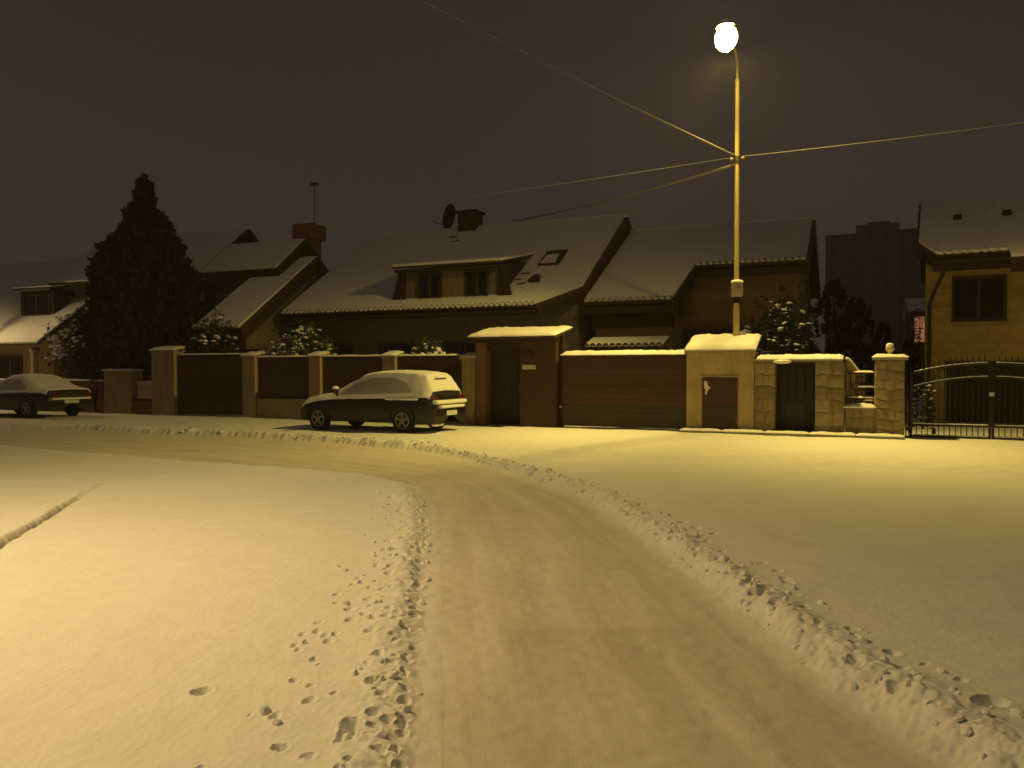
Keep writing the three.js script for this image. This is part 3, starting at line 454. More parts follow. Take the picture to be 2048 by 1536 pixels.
{ // main house: low eaves, long snowy roof with dormer
  const t = new Thing('long_house', 'long low house with snowy roof, wide dormer and chimney behind the plank fence', 'house', -5.5, 8);
  const pl = [4, 3.66, 0.629], uL = -11.45, uR = 0.5, wr = 10.12, yr = 7.51, back = [[wr, yr]];
  t.prism('wall', [[5.0, 0], [5.0, 4.0], [wr, yr - 0.25], [15.2, 4.0], [15.2, 0]], uL + 0.3, uR - 0.28, mat.grayWall);
  const roof = new THREE.Group(); roof.name = 'roof'; t.g.add(roof);
  const R = [[uL, 4], [-0.9, 4], [uR, 4.96], [uR, wr], [uL, wr]];
  t.slab('front_slope', R, pl, -0.02, 0.12, mat.tile, roof);
  t.slab('back_slope', [[uL, wr], [uR, wr], [uR, 16], [uL, 16]], [wr, yr, -0.629], -0.02, 0.12, mat.tile, roof);
  t.slab('back_snow', [[uL + 0.05, wr], [uR - 0.05, wr], [uR - 0.05, 16], [uL + 0.05, 16]], [wr, yr, -0.629], 0.1, 0.06, mat.roofSnow, roof);
  // snow lies round the dormer, skylight and vent
  const sh = [...scallop(uL + 0.03, -0.95, 4.03), [uR - 0.12, 5.03], [uR - 0.12, wr - 0.02], [uL + 0.03, wr - 0.02]];
  t.slab('front_snow', sh, pl, 0.1, 0.075, mat.roofSnow, roof);
  tilesAlong(t, uL, -0.92, 4.1, 3.66 + 0.02, pl, roof);
  t.tube('ridge', [[uL, yr + 0.12, wr], [uR, yr + 0.12, wr]], 0.11, mat.roofSnow, roof, 10);
  t.slab('verge_board', [[uR - 0.06, 4.96], [uR, 4.96], [uR, wr], [uR - 0.06, wr]], pl, -0.28, 0.24, mat.timber, roof); t.slab('verge_board', [[uR - 0.06, wr], [uR, wr], [uR, 16], [uR - 0.06, 16]], [wr, yr, -0.629], -0.28, 0.24, mat.timber, roof);
  t.slab('corner_board', [[-0.9, 4], [uR, 4.96], [uR - 0.03, 5.0], [-0.93, 4.04]], pl, -0.36, 0.34, mat.timber, roof);
  t.box('soffit', uL + 0.1, -1.0, 3.5, 3.56, 4.12, 5.0, mat.timber, 0.005); t.box('gutter', uL, -0.95, 3.5, 3.6, 3.95, 4.06, mat.timber, 0.04);
  t.slab('gable_soffit', [[-0.8, 4.1], [uR - 0.05, 5.0], [uR - 0.05, 6.4], [-0.8, 5.0]], pl, -0.3, 0.2, mat.timber, roof);
  for (const [a, b] of [[-10.2, -8.9], [-7.6, -6.2], [-4.8, -3.2]]) windowIn(t, t.g, a, b, 1.0, 2.5, 5.0);
  const dr = t.box('front_door', -2.3, -1.3, 0.1, 2.3, 4.96, 4.998, mat.timber); t.box('handle', -1.45, -1.4, 1.1, 1.25, 4.92, 4.958, mat.zinc, 0.01, dr);
  // dormer
  const d = new THREE.Group(); d.name = 'dormer'; t.g.add(d);
  const y1 = 4.08, y2 = 5.2, wf = 4.5;
  t.prism('dormer_wall', [[wf, y1 - 0.3], [wf, y2], [7.0, y2 + 0.45], [7.0, y1]], -6.2, -2.5, mat.grayWall, d);
  for (const [a, b] of [[-6.35, -6.2], [-2.5, -2.35]]) { const s = t.prism('cheek_board', [[wf - 0.05, y1 - 0.2], [wf - 0.05, y2], [6.9, y2 + 0.4]], a, b, mat.timber, d); }
  const jam = (u1, u2, k) => { const sp = new THREE.Shape([[0, 0], [u2 - u1 + k, 0], [u2 - u1, 1.3], [0, 1.3]].map((p) => new THREE.Vector2(...p))); const g = new THREE.ExtrudeGeometry(sp, { depth: 0.05, bevelEnabled: false }); const c = t.L(u1, y1 - 0.06, wf); g.translate(c.x, c.y, c.z); return t.add('side_boarding', g, mat.timber, d); };
  t.add('side_boarding', (() => { const g = new THREE.ExtrudeGeometry(new THREE.Shape([[0, 0], [0.55, 0], [0.55, 1.2], [0.3, 1.2]].map((p) => new THREE.Vector2(...p))), { depth: 0.06, bevelEnabled: false }); const c = t.L(-6.75, y1 - 0.06, wf); g.translate(c.x, c.y, c.z); return g; })(), mat.timber, d);
  t.add('side_boarding', (() => { const g = new THREE.ExtrudeGeometry(new THREE.Shape([[0, 0], [0.55, 0], [0.25, 1.2], [0, 1.2]].map((p) => new THREE.Vector2(...p))), { depth: 0.06, bevelEnabled: false }); const c = t.L(-2.5, y1 - 0.06, wf); g.translate(c.x, c.y, c.z); return g; })(), mat.timber, d);
  windowIn(t, t.g, -5.6, -4.78, y1 + 0.08, y2 - 0.2, wf); windowIn(t, t.g, -3.7, -2.95, y1 + 0.08, y2 - 0.2, wf); t.box('pier', -4.68, -3.8, y1, y2 - 0.1, wf - 0.03, wf - 0.002, mat.tanWall, 0.005, d);
  t.box('fascia', -6.5, -2.3, y2 - 0.1, y2 + 0.0, wf - 0.3, wf - 0.05, mat.timber, 0.01, d);
  const dp = [4.15, y2 + 0.02, 0.2], DR = [[-6.55, 4.15], [-2.25, 4.15], [-2.35, 7.3], [-6.55, 7.3]]; t.slab('dormer_roof', DR, dp, 0, 0.08, mat.tile, d); t.slab('dormer_snow', DR.map(([u, w]) => [u, w + 0.02]), dp, 0.08, 0.075, mat.roofSnow, d);
  // skylight and vent
  const k = new THREE.Group(); k.name = 'skylight'; t.g.add(k); t.slab('frame', [[-1.8, 6.45], [-1.0, 6.45], [-1.0, 7.45], [-1.8, 7.45]], pl, 0.1, 0.14, mat.frame, k); t.slab('pane', [[-1.72, 6.55], [-1.08, 6.55], [-1.08, 7.35], [-1.72, 7.35]], pl, 0.24, 0.012, mat.glass, k); t.slab('snow', [[-1.7, 6.5], [-1.15, 6.5], [-1.2, 7.12], [-1.66, 7.08]], pl, 0.245, 0.03, mat.roofSnow, k);
  t.slab('roof_vent', [[-1.68, 5.3], [-1.28, 5.3], [-1.35, 5.62], [-1.58, 5.62]], pl, 0.1, 0.2, mat.timber);
  // bare tiles showing where snow slid off
  const bp = []; for (const [u, w] of [[-2.1, 5.9], [-2.2, 5.5], [-1.95, 5.2], [-6.8, 9.3], [-6.5, 8.9]]) { const a = rr(0.12, 0.25); t.slab('bare_tiles', [[u - a, w], [u + a, w + 0.03], [u + a * 0.8, w + 0.12], [u - a * 0.7, w + 0.1]], pl, 0.172, 0.01, mat.tile, roof); }
}
{ // chimney is part of the long house roof, dish stands on its own mast
  const t = new Thing('brick_chimney', 'squat brick chimney with flared cap on the long house ridge', 'chimney', -6.4, 10.1, null, 7.4);
  t.box('stack', -6.85, -6.02, 7.2, 8.25, 9.75, 10.5, mat.brickPier, 0.01); t.box('cap', -6.93, -5.94, 8.252, 8.36, 9.65, 10.6, mat.timber, 0.01); t.box('flue_cover', -6.7, -6.1, 8.362, 8.4, 9.9, 10.35, mat.timber, 0.01);
  const d = new Thing('satellite_dish', 'dark oval satellite dish on a short mast left of the chimney', 'dish', -7.5, 10.1, null, 7.5);
  d.tube('mast', [[-7.5, 7.4, 10.12], [-7.5, 8.5, 10.12]], 0.03, mat.zinc);
  const g = new THREE.SphereGeometry(1.1, 28, 10, 0, Math.PI * 2, 0, 0.48); g.translate(0, -1.1, 0); g.scale(1.02, 1, 1.12); g.rotateX(Math.PI / 2 - 0.1); g.rotateY(-0.5); const c = d.L(-7.56, 8.25, 10.06); g.translate(c.x, c.y, c.z); const m = d.add('reflector', g, mat.sheet); m.material.side = THREE.DoubleSide;
  d.tube('feed_arm', [[-7.5, 7.85, 10.05], [-7.95, 7.95, 9.75]], 0.018, mat.zinc); d.add('feed_horn', new THREE.CylinderGeometry(0.04, 0.05, 0.14, 10).rotateZ(1).translate(...d.L(-7.97, 7.98, 9.74).toArray()), mat.concrete);
}
{ // second house with stepped eaves
  const t = new Thing('stepped_house', 'house with a snowy roof of two eave levels behind the lamp post', 'house', 4, 8);
  const pl = [4.6, 3.74, 0.545], uL = 0.52, uR = 7.35, wr = 10.45, yr = 6.93;
  t.prism('wall', [[7.6, 0], [7.6, 5.1], [wr, yr - 0.3], [14.2, 4.8], [14.2, 0]], uL + 0.02, uR - 0.35, mat.tanWall);
  t.box('garage_wall', uL + 0.1, 3.25, 0, 3.5, 5.6, 7.59, mat.tanWall, 0.01);
  const roof = new THREE.Group(); roof.name = 'roof'; t.g.add(roof);
  t.slab('front_slope', [[uL, 4.6], [3.5, 4.6], [3.72, 7.05], [uR, 7.05], [uR, wr], [uL, wr]], pl, -0.02, 0.12, mat.tile, roof);
  t.slab('back_slope', [[uL, wr], [uR, wr], [uR, 14.8], [uL, 14.8]], [wr, yr, -0.545], -0.02, 0.12, mat.tile, roof); t.slab('back_snow', [[uL, wr], [uR - 0.08, wr], [uR - 0.08, 14.8], [uL, 14.8]], [wr, yr, -0.545], 0.1, 0.06, mat.roofSnow, roof);
  t.slab('front_snow', [...scallop(uL + 0.04, 3.46, 4.63), ...scallop(3.7, uR - 0.1, 7.08), [uR - 0.1, wr], [uL + 0.04, wr]], pl, 0.1, 0.075, mat.roofSnow, roof);
  tilesAlong(t, uL, 3.5, 4.7, 3.76, pl, roof); tilesAlong(t, 3.75, uR, 7.15, 5.09, pl, roof);
  t.tube('ridge', [[uL, yr + 0.12, wr], [uR, yr + 0.12, wr]], 0.11, mat.roofSnow, roof, 10);
  for (const p of [[pl, 7.05, wr], [[wr, yr, -0.545], wr, 14.8]]) t.slab('verge_board', [[uR - 0.06, p[1]], [uR, p[1]], [uR, p[2]], [uR - 0.06, p[2]]], p[0], -0.3, 0.26, mat.timber, roof);
  t.slab('step_board', [[3.44, 4.62], [3.5, 4.6], [3.72, 7.05], [3.66, 7.05]], pl, -0.42, 0.4, mat.timber, roof);
  t.box('eave_board', uL, 3.5, 3.42, 3.66, 4.66, 4.72, mat.timber); t.box('eave_board', 3.72, uR, 4.72, 4.98, 7.1, 7.16, mat.timber);
  t.box('garage_beam', uL + 0.1, 3.3, 3.0, 3.4, 5.2, 5.58, mat.timber); t.box('balcony_board', 3.3, 7.0, 2.2, 3.0, 7.2, 7.3, mat.timber, 0.01);
  t.box('garage_door', 0.9, 3.0, 0.05, 2.3, 5.55, 5.59, mat.board2);
  t.tube('downpipe', [[3.55, 3.55, 4.75], [3.4, 3.2, 5.5], [3.4, 0, 5.5]], 0.045, mat.zinc);
}
{ // small tiled lean-to behind the sliding gate
  const t = new Thing('tiled_canopy', 'narrow snow covered tiled canopy peeping over the sliding gate', 'canopy', 2.6, 3.4);
  const pl = [3.0, 2.26, 0.3]; t.slab('roof', [[1.1, 3.0], [3.55, 3.0], [3.55, 3.9], [1.1, 3.9]], pl, 0, 0.06, mat.tile); t.slab('snow', [...scallop(1.12, 3.53, 3.02, 0.2, 0.06), [3.53, 3.88], [1.12, 3.88]], pl, 0.06, 0.06, mat.roofSnow);
  tilesAlong(t, 1.1, 3.55, 3.08, 2.28, pl, t.g, 0.2); for (const u of [1.2, 3.45]) t.box('post', u - 0.06, u + 0.06, 0, 2.3, 3.7, 3.82, mat.timber);
}
function rowHouse(label, uL, uR, we, ye, wr, yr, wall, x = {}) {
  const t = new Thing('row_house', label, 'house', (uL + uR) / 2, wr, 'staggered row houses'), s = (yr - ye) / (wr - we), pl = [we, ye, s], wb = 2 * wr - we;
  t.prism('wall', [[we + 0.6, 0], [we + 0.6, ye + s * 0.6 - 0.2], [wr, yr - 0.2], [wb - 0.6, ye + s * 0.6 - 0.2], [wb - 0.6, 0]], uL + 0.2, uR - 0.35, wall);
  const roof = new THREE.Group(); roof.name = 'roof'; t.g.add(roof);
  t.slab('front_slope', [[uL, we], [uR, we], [uR, wr], [uL, wr]], pl, -0.02, 0.1, mat.tile, roof); t.slab('back_slope', [[uL, wr], [uR, wr], [uR, wb], [uL, wb]], [wr, yr, -s], -0.02, 0.1, mat.tile, roof);
  t.slab('front_snow', [[uL, we + 0.02], [uR - 0.12, we + 0.02], [uR - 0.12, wr], [uL, wr]], pl, 0.08, 0.07, mat.roofSnow, roof); t.slab('back_snow', [[uL, wr], [uR - 0.12, wr], [uR - 0.12, wb], [uL, wb]], [wr, yr, -s], 0.08, 0.07, mat.roofSnow, roof);
  t.slab('verge_board', [[uR - 0.08, we], [uR, we], [uR, wr], [uR - 0.08, wr]], pl, -0.4, 0.37, mat.timber, roof); t.slab('verge_board', [[uR - 0.08, wr], [uR, wr], [uR, wb], [uR - 0.08, wb]], [wr, yr, -s], -0.4, 0.37, mat.timber, roof);
  t.box('eave_board', uL, uR, ye - 0.32, ye - 0.02, we + 0.02, we + 0.08, mat.timber);
  for (const a of [0.3, 0.65]) windowIn(t, t.g, lerp(uL, uR, a), lerp(uL, uR, a) + 1.1, 1.0, Math.min(2.3, ye - 0.6), we + 0.6);
  return t;
}
rowHouse('low row house with a snowy roof right beside the long house', -13.9, -11.55, 2, 3.04, 6.42, 6.17, mat.grayWall);
{ const t = rowHouse('middle row house whose snowy roof carries a dark chimney and aerial', -16.5, -12.4, 5.0, 5.6, 6.75, 7.0, mat.grayWall);
  const c = t.g; t.box('chimney', -13.35, -12.62, 6.0, 7.55, 7.3, 8.0, mat.brick, 0.01); t.box('chimney_cap', -13.5, -12.47, 7.2, 7.85, 7.15, 8.15, mat.brick, 0.01); t.tube('aerial_mast', [[-12.75, 7.8, 7.7], [-12.75, 9.7, 7.7]], 0.022, mat.zinc); t.box('aerial_head', -12.95, -12.55, 9.55, 9.68, 7.66, 7.74, mat.zinc, 0.02); }
rowHouse('farther row house with a steep snowy gable behind the tall conifer', -26, -16.6, 5, 5.57, 8.0, 7.95, mat.grayWall);
{ // house at the far left with dormer and porch column
  const t = new Thing('dormer_house', 'house at the far left with lit snowy roof and dark dormer', 'house', -30, 7), we = 3, ye = 2.72, s = 0.78, pl = [we, ye, s], wr = 9, yr = ye + s * 6, uL = -40, uR = -23.9;
  t.prism('wall', [[4.0, 0], [4.0, 3.2], [wr, yr - 0.2], [15, 2.7], [15, 0]], uL + 0.3, uR - 0.4, mat.tanWall);
  const roof = new THREE.Group(); roof.name = 'roof'; t.g.add(roof);
  t.slab('front_slope', [[uL, we], [uR, we], [uR, wr], [uL, wr]], pl, -0.02, 0.1, mat.tile, roof); t.slab('back_slope', [[uL, wr], [uR, wr], [uR, 15], [uL, 15]], [wr, yr, -s], -0.02, 0.1, mat.tile, roof); t.slab('front_snow', [...scallop(uL, uR, we + 0.02), [uR, wr], [uL, wr]], pl, 0.08, 0.08, mat.roofSnow, roof);
  const d = new THREE.Group(); d.name = 'dormer'; t.g.add(d); t.prism('dormer_wall', [[4.6, 3.9], [4.6, 5.3], [6.8, 5.6], [6.8, 4.2]], -27.4, -25.1, mat.timber, d); t.slab('dormer_roof', [[-27.6, 4.3], [-24.9, 4.3], [-24.9, 6.9], [-27.6, 6.9]], [4.3, 5.32, 0.15], 0, 0.08, mat.tile, d); t.slab('dormer_snow', [[-27.6, 4.32], [-24.9, 4.32], [-24.9, 6.9], [-27.6, 6.9]], [4.3, 5.32, 0.15], 0.08, 0.06, mat.roofSnow, d); windowIn(t, t.g, -27.1, -25.4, 4.2, 5.05, 4.6);
  const col = t.add('porch_column', new THREE.LatheGeometry([[0, 0], [0.24, 0], [0.22, 0.12], [0.16, 0.2], [0.15, 2.3], [0.22, 2.42], [0.22, 2.6], [0, 2.6]].map((q) => new THREE.Vector2(...q)), 16).translate(...t.L(-24.6, 0, 3.3).toArray()), mat.pillar); windowIn(t, t.g, -28, -26.5, 0.9, 2.2, 4.0);
}
{ // yellow house on the right
  const t = new Thing('yellow_house', 'yellow rendered house with snowy roof and dark upper window behind the iron gate', 'house', 10.6, 6); t.g.rotation.y -= 0.085;
  const wf = 6, pl = [5, 4.74, 0.62];
  t.prism('wall', [[wf, 0], [wf, 4.9], [8.3, 6.4], [10.9, 4.9], [10.9, 0]], 10.6, 19.5, mat.yellow);
  const roof = new THREE.Group(); roof.name = 'roof'; t.g.add(roof); const R = [[10.85, 5], [12.62, 5], [12.62, 4.6], [20, 4.6], [20, 8.3], [10.35, 8.3], [10.35, 5.75]];
  t.slab('front_slope', R, pl, -0.04, 0.14, mat.tile, roof); t.slab('front_snow', [...scallop(10.87, 12.6, 5.03), [12.64, 4.63], [20, 4.63], [20, 8.3], [10.42, 8.3], [10.42, 5.78]], pl, 0.1, 0.08, mat.roofSnow, roof);
  t.slab('back_slope', [[10.35, 8.3], [20, 8.3], [20, 11.6], [10.35, 11.6]], [8.3, 4.74 + 0.62 * 3.3, -0.62], -0.04, 0.14, mat.tile, roof);
  t.slab('verge_board', [[10.35, 5.75], [10.41, 5.75], [10.41, 8.3], [10.35, 8.3]], pl, -0.32, 0.28, mat.timber, roof); t.slab('corner_board', [[10.35, 5.75], [10.85, 5.0], [10.92, 5.04], [10.42, 5.8]], pl, -0.34, 0.33, mat.timber, roof);
  t.box('soffit', 10.8, 20, 4.46, 4.52, 5.04, wf - 0.002, mat.timber, 0.005); t.box('eave_board', 10.84, 12.62, 4.5, 4.7, 5.0, 5.05, mat.timber); t.tube('gutter', [[10.8, 4.62, 4.93], [12.62, 4.62, 4.93]], 0.065, mat.timber); t.box('eave_board', 12.62, 20, 4.2, 4.45, 4.6, 4.65, mat.timber);
  windowIn(t, t.g, 11.35, 12.55, 3.1, 4.2, wf, true, true);
  t.tube('downpipe', [[11.05, 4.6, 5.0], [11.05, 4.3, 5.1], [10.72, 3.6, 5.88], [10.7, 3.4, 5.92], [10.7, 0.1, 5.92]], 0.05, mat.timber);
  t.box('string_course', 10.62, 11.2, 3.86, 3.96, wf - 0.03, wf - 0.002, mat.yellow, 0.01);
  const g = t.box('garage_door', 11.15, 14.6, 0.1, 1.85, wf - 0.05, wf - 0.003, mat.sheet, 0.01); for (let i = 0; i < 4; i++) t.box('door_panel', 11.2 + i * 0.85, 12.0 + i * 0.85, 0.15, 1.8, wf - 0.062, wf - 0.051, mat.iron, 0.004, g);
  for (const [u, w] of [[11.4, 6.95], [12.65, 6.97]]) t.slab('roof_vent', [[u - 0.12, w - 0.08], [u + 0.12, w - 0.08], [u + 0.1, w + 0.12], [u - 0.1, w + 0.12]], pl, 0.1, 0.16, mat.timber);
}
{ // tower block far behind, stepped roofline
  const g = new THREE.Group(); g.name = 'tower_block'; const D = 190, px = (x) => (x - 1024) / 1574 * D; scene.add(g); g.position.set(91, 0, -D); g.rotation.y = -0.446; g.userData = { label: 'dark apartment tower with stepped roofline far behind the gateway', category: 'tower block' };
  const B = (n, x1, x2, y1, y2, z1, z2, m) => { const b = new THREE.BoxGeometry(x2 - x1, y2 - y1, z2 - z1); b.translate((x1 + x2) / 2, (y1 + y2) / 2, (z1 + z2) / 2); return mesh(n, b, m, g); };
  B('wing', -14.5, -7.6, 0, 35, -14, 0, mat.tower); B('main_block', -7.6, 2.0, 0, 36.9, -14, 0.6, mat.tower); B('wing', 2.0, 10, 0, 35.3, -14, 0, mat.tower); B('lift_house', -5, 0, 36.9, 38.2, -10, -4, mat.tower);
  const wg = new THREE.BoxGeometry(1.5, 1.5, 0.12); const dm = M(0.17, 0.15, 0.155, 0.6);
  for (let f = 0; f < 11; f++) { B('floor_band', -14.4, 9.9, 2.9 + f * 2.95, 3.15 + f * 2.95, 0.6, 0.85, mat.tower); for (let k = 0; k < 8; k++) { const w = mesh('window', wg, dm, g); w.position.set(-12.8 + k * 3.0, 4.6 + f * 2.95 - 0.2, k > 1 && k < 5 ? 0.66 : 0.06); } }
}
console.log('houses');

// ---------------------------------------------------------------- plants
function leaves(list, sw = 0.05, sl = 0.09) { // list of [position, direction, scale] -> one geometry of folded leaf blades
  const P = new Float32Array(list.length * 12), I = []; const up = V3(0, 1, 0), a = V3(), b = V3();
  list.forEach(([p, d, k], i) => {
    a.copy(d).normalize(); b.crossVectors(a, Math.abs(a.y) > 0.9 ? V3(1, 0, 0) : up).normalize().applyAxisAngle(a, rr(0, 3.14)); const L = sl * k, W = sw * k;
    const q = [p, p.clone().addScaledVector(a, L * 0.5).addScaledVector(b, W), p.clone().addScaledVector(a, L), p.clone().addScaledVector(a, L * 0.5).addScaledVector(b, -W)];
    q.forEach((v, j) => P.set([v.x, v.y, v.z], i * 12 + j * 3)); I.push(i * 4, i * 4 + 1, i * 4 + 2, i * 4, i * 4 + 2, i * 4 + 3);
  });
  const g = new THREE.BufferGeometry(); g.setAttribute('position', new THREE.BufferAttribute(P, 3)); g.setIndex(I); g.computeVertexNormals(); return g;
}
for (const k of ['conifer', 'leaf', 'leaf2']) mat[k].side = THREE.DoubleSide;
const rdir = () => { const a = rr(0, 6.283), y = rr(-1, 1), s = Math.sqrt(1 - y * y); return V3(Math.cos(a) * s, y, Math.sin(a) * s); };
function conifer(name, label, u, w, H, R, prof, plumes, m, group, per = 46) {
  const t = new Thing(name, label, 'tree', u, w, group), list = [];
  mesh('trunk', taper(V3(0, 0, 0), V3(0, H * 0.85, 0), 0.05 * H / 3, 0.02, 8), mat.bark, t.g);
  for (let i = 0; i < plumes; i++) {
    const k = i < 26 ? 0.02 + 0.1 * (i / 26) : Math.pow(rnd(), 0.75), y0 = H * (1 - k), an = rr(0, 6.283), rad = R * prof(k) * Math.pow(rr(0.2, 1), 0.5), c = V3(Math.cos(an) * rad, y0 * 0.97, Math.sin(an) * rad), up = V3(Math.cos(an) * 0.3, 1, Math.sin(an) * 0.3).normalize(), len = H * rr(0.05, 0.095) * (0.5 + 0.6 * prof(k)), wd = len * 0.24;
    for (let j = 0; j < per; j++) { const s = rnd(), q = wd * (1 - s) * Math.sqrt(rnd()), a2 = rr(0, 6.283); list.push([c.clone().addScaledVector(up, s * len).add(V3(Math.cos(a2) * q, 0, Math.sin(a2) * q)), up.clone().add(rdir().multiplyScalar(0.7)), rr(0.8, 1.7) * (H / 9)]); }
  }
  mesh('crown', leaves(list, 0.05, 0.2), m, t.g); return t;
}
const flame = (k) => k < 0.12 ? k * 0.85 : k < 0.45 ? lerp(0.1, 0.86, Math.pow((k - 0.12) / 0.33, 0.9)) : k < 0.7 ? lerp(0.86, 1, (k - 0.45) / 0.25) : lerp(1, 0.92, (k - 0.7) / 0.3);
conifer('conifer_tree', 'tall dark flame shaped conifer behind the left end pillar', -16.55, 2.2, 8.9, 2.1, flame, 1000, mat.conifer, null, 70);
function shrub(name, label, u, w, y0, H, R, nL, nS, m, cat = 'shrub', opts = {}) {
  const t = new Thing(name, label, cat, u, w, opts.group, 0), twigs = [], list = [], snow = [];
  const nb = opts.branches ?? 14;
  for (let b = 0; b < nb; b++) {
    const an = rr(0, 6.283), el = rr(0.75, 1.45), L = H * rr(0.55, 1.0); let p = V3(rr(-0.1, 0.1), y0, rr(-0.1, 0.1)), d = V3(Math.cos(an) * Math.cos(el) * R / H * 1.8, Math.sin(el), Math.sin(an) * Math.cos(el) * R / H * 1.8).normalize(), rad = 0.022 * (opts.thick ?? 1);
    for (let s = 0; s < 4; s++) { const q = p.clone().addScaledVector(d, L / 4); twigs.push(taper(p, q, rad, rad * 0.7, 5)); for (let k = 0; k < 3; k++) { const e = q.clone().addScaledVector(d.clone().add(rdir().multiplyScalar(0.9)).normalize(), L * rr(0.1, 0.22)); twigs.push(taper(q, e, rad * 0.5, rad * 0.2, 4)); } p = q; rad *= 0.7; d.add(rdir().multiplyScalar(0.25)).normalize(); d.y -= opts.droop ?? 0.08; d.normalize(); }
  }
  mesh('branches', mergeGeometries(twigs), mat.twig, t.g);
  const pt = () => { const v = rdir(), k = Math.pow(rnd(), 0.45), lob = 0.78 + 0.34 * n3(v.x * 1.9 + u, v.y * 1.9, v.z * 1.9); return V3(v.x * R * k * lob, y0 + H * 0.52 + v.y * H * 0.5 * k * lob, v.z * R * k * lob); };
  for (let i = 0; i < nL; i++) { const c = pt(); for (let j = 0; j < 7; j++) list.push([c.clone().add(rdir().multiplyScalar(rr(0, 0.12))), rdir(), rr(0.6, 1.3) * (opts.leaf ?? 1)]); }
  if (nL) mesh('crown', leaves(list, 0.035, 0.1), m, t.g);
  for (let i = 0; i < nS; i++) { const v = rdir(); v.y = Math.abs(v.y) * 1.1 - 0.25; const lob = 0.78 + 0.34 * n3(v.x * 1.9 + u, v.y * 1.9, v.z * 1.9), k = rr(0.75, 1.0), p = V3(v.x * R * k * lob, y0 + H * 0.52 + v.y * H * 0.5 * k * lob, v.z * R * k * lob), s = rr(0.05, 0.15) * (opts.lump ?? 1); snow.push(snowLump(s, s * rr(0.35, 0.7), s * rr(0.7, 1.2), 0.35, 1).rotateZ(rr(-0.5, 0.5)).translate(p.x, p.y, p.z)); }
  if (nS) mesh('snow', mergeGeometries(snow), mat.snow, t.g).userData.kind = 'stuff';
  return t;
}
shrub('snowy_shrub', 'large loose shrub powdered with snow before the dark conifer at left', -18.9, 1.6, 0.3, 4.0, 1.75, 760, 260, mat.leaf2, 'shrub', { branches: 30, group: 'snowy shrubs', lump: 0.8 });
shrub('snowy_shrub', 'dark snow flecked bush between conifer and low row house', -12.6, 1.7, 0.4, 3.5, 1.25, 500, 40, mat.leaf2, 'shrub', { group: 'snowy shrubs' });
shrub('snowy_shrub', 'rounded bush thick with snow above the plank fence left of the car', -8.4, 1.5, 0.3, 3.1, 1.35, 800, 330, mat.leaf, 'shrub', { branches: 20, group: 'snowy shrubs', lump: 0.65 });
shrub('snowy_shrub', 'low snow laden plant topping the plank fence behind the car roof', -3.1, 0.75, 0.8, 1.85, 0.62, 220, 60, mat.leaf, 'shrub', { branches: 12, group: 'snowy shrubs', lump: 1.0 });
shrub('snowy_shrub', 'small snowy tuft beside the pillar behind the parked car', -4.0, 0.7, 0.8, 1.5, 0.45, 120, 34, mat.leaf, 'shrub', { branches: 8, group: 'snowy shrubs' });
shrub('snowy_shrub', 'tall evergreen bush holding clumps of snow behind the stone gateway', 7.0, 2.6, 0.2, 3.8, 0.95, 900, 110, mat.leaf2, 'shrub', { branches: 16, group: 'snowy shrubs', lump: 0.6 });
shrub('snowy_shrub', 'narrow snow tipped bush between lamp post and evergreen', 5.95, 2.2, 0.2, 2.9, 0.55, 260, 24, mat.leaf2, 'shrub', { branches: 8, group: 'snowy shrubs' });
const tall = (k) => Math.pow(Math.sin(Math.min(1, k * 1.05) * Math.PI * 0.62), 0.8);
for (const [u, w, H, R, label] of [[7.9, 13.5, 5.1, 1.35, 'dark garden tree just right of the stepped house gable'], [8.75, 16, 4.5, 1.35, 'broad dark tree in the gap before the tower block'], [9.85, 22, 3.9, 0.8, 'small pointed dark tree below the right side of the tower'], [11.15, 26, 3.2, 0.75, 'low dark tree beside the pink lit spot next to the yellow house']]) conifer('garden_tree', label, u, w, H, R, tall, 190, mat.conifer, 'garden trees behind the gateway', 50);
{ // a lit window glimpsed far off between the trees
  const t = new Thing('distant_house', 'distant house with one pinkish lit window seen past the yellow house', 'house', 13.6, 42);
  t.prism('wall', [[40, 0], [40, 5.6], [44, 6.6], [48, 5.6], [48, 0]], 12.0, 24, mat.brick); t.slab('roof_snow', [[11.8, 39.6], [24.2, 39.6], [24.2, 44], [11.8, 44]], [39.6, 5.55, 0.25], 0, 0.15, mat.roofSnow); t.slab('roof_snow', [[11.8, 44], [24.2, 44], [24.2, 48.4], [11.8, 48.4]], [44, 6.65, -0.25], 0, 0.15, mat.roofSnow);
  t.box('lit_window', 12.2, 12.8, 3.5, 5.2, 39.94, 39.99, glow(0.32, 0.125, 0.065), 0.01); t.box('frame', 12.48, 12.52, 3.5, 5.2, 39.9, 39.938, mat.frame, 0.004); t.box('frame', 12.2, 12.8, 4.4, 4.44, 39.9, 39.938, mat.frame, 0.004);
}
{ const t = shrub('bare_tree', 'bare twiggy tree crossing the pink lit window beside the yellow house', 11.55, 27, 0.5, 5.2, 0.75, 60, 8, mat.leaf2, 'tree', { branches: 22, thick: 0.9 }); }
console.log('plants');

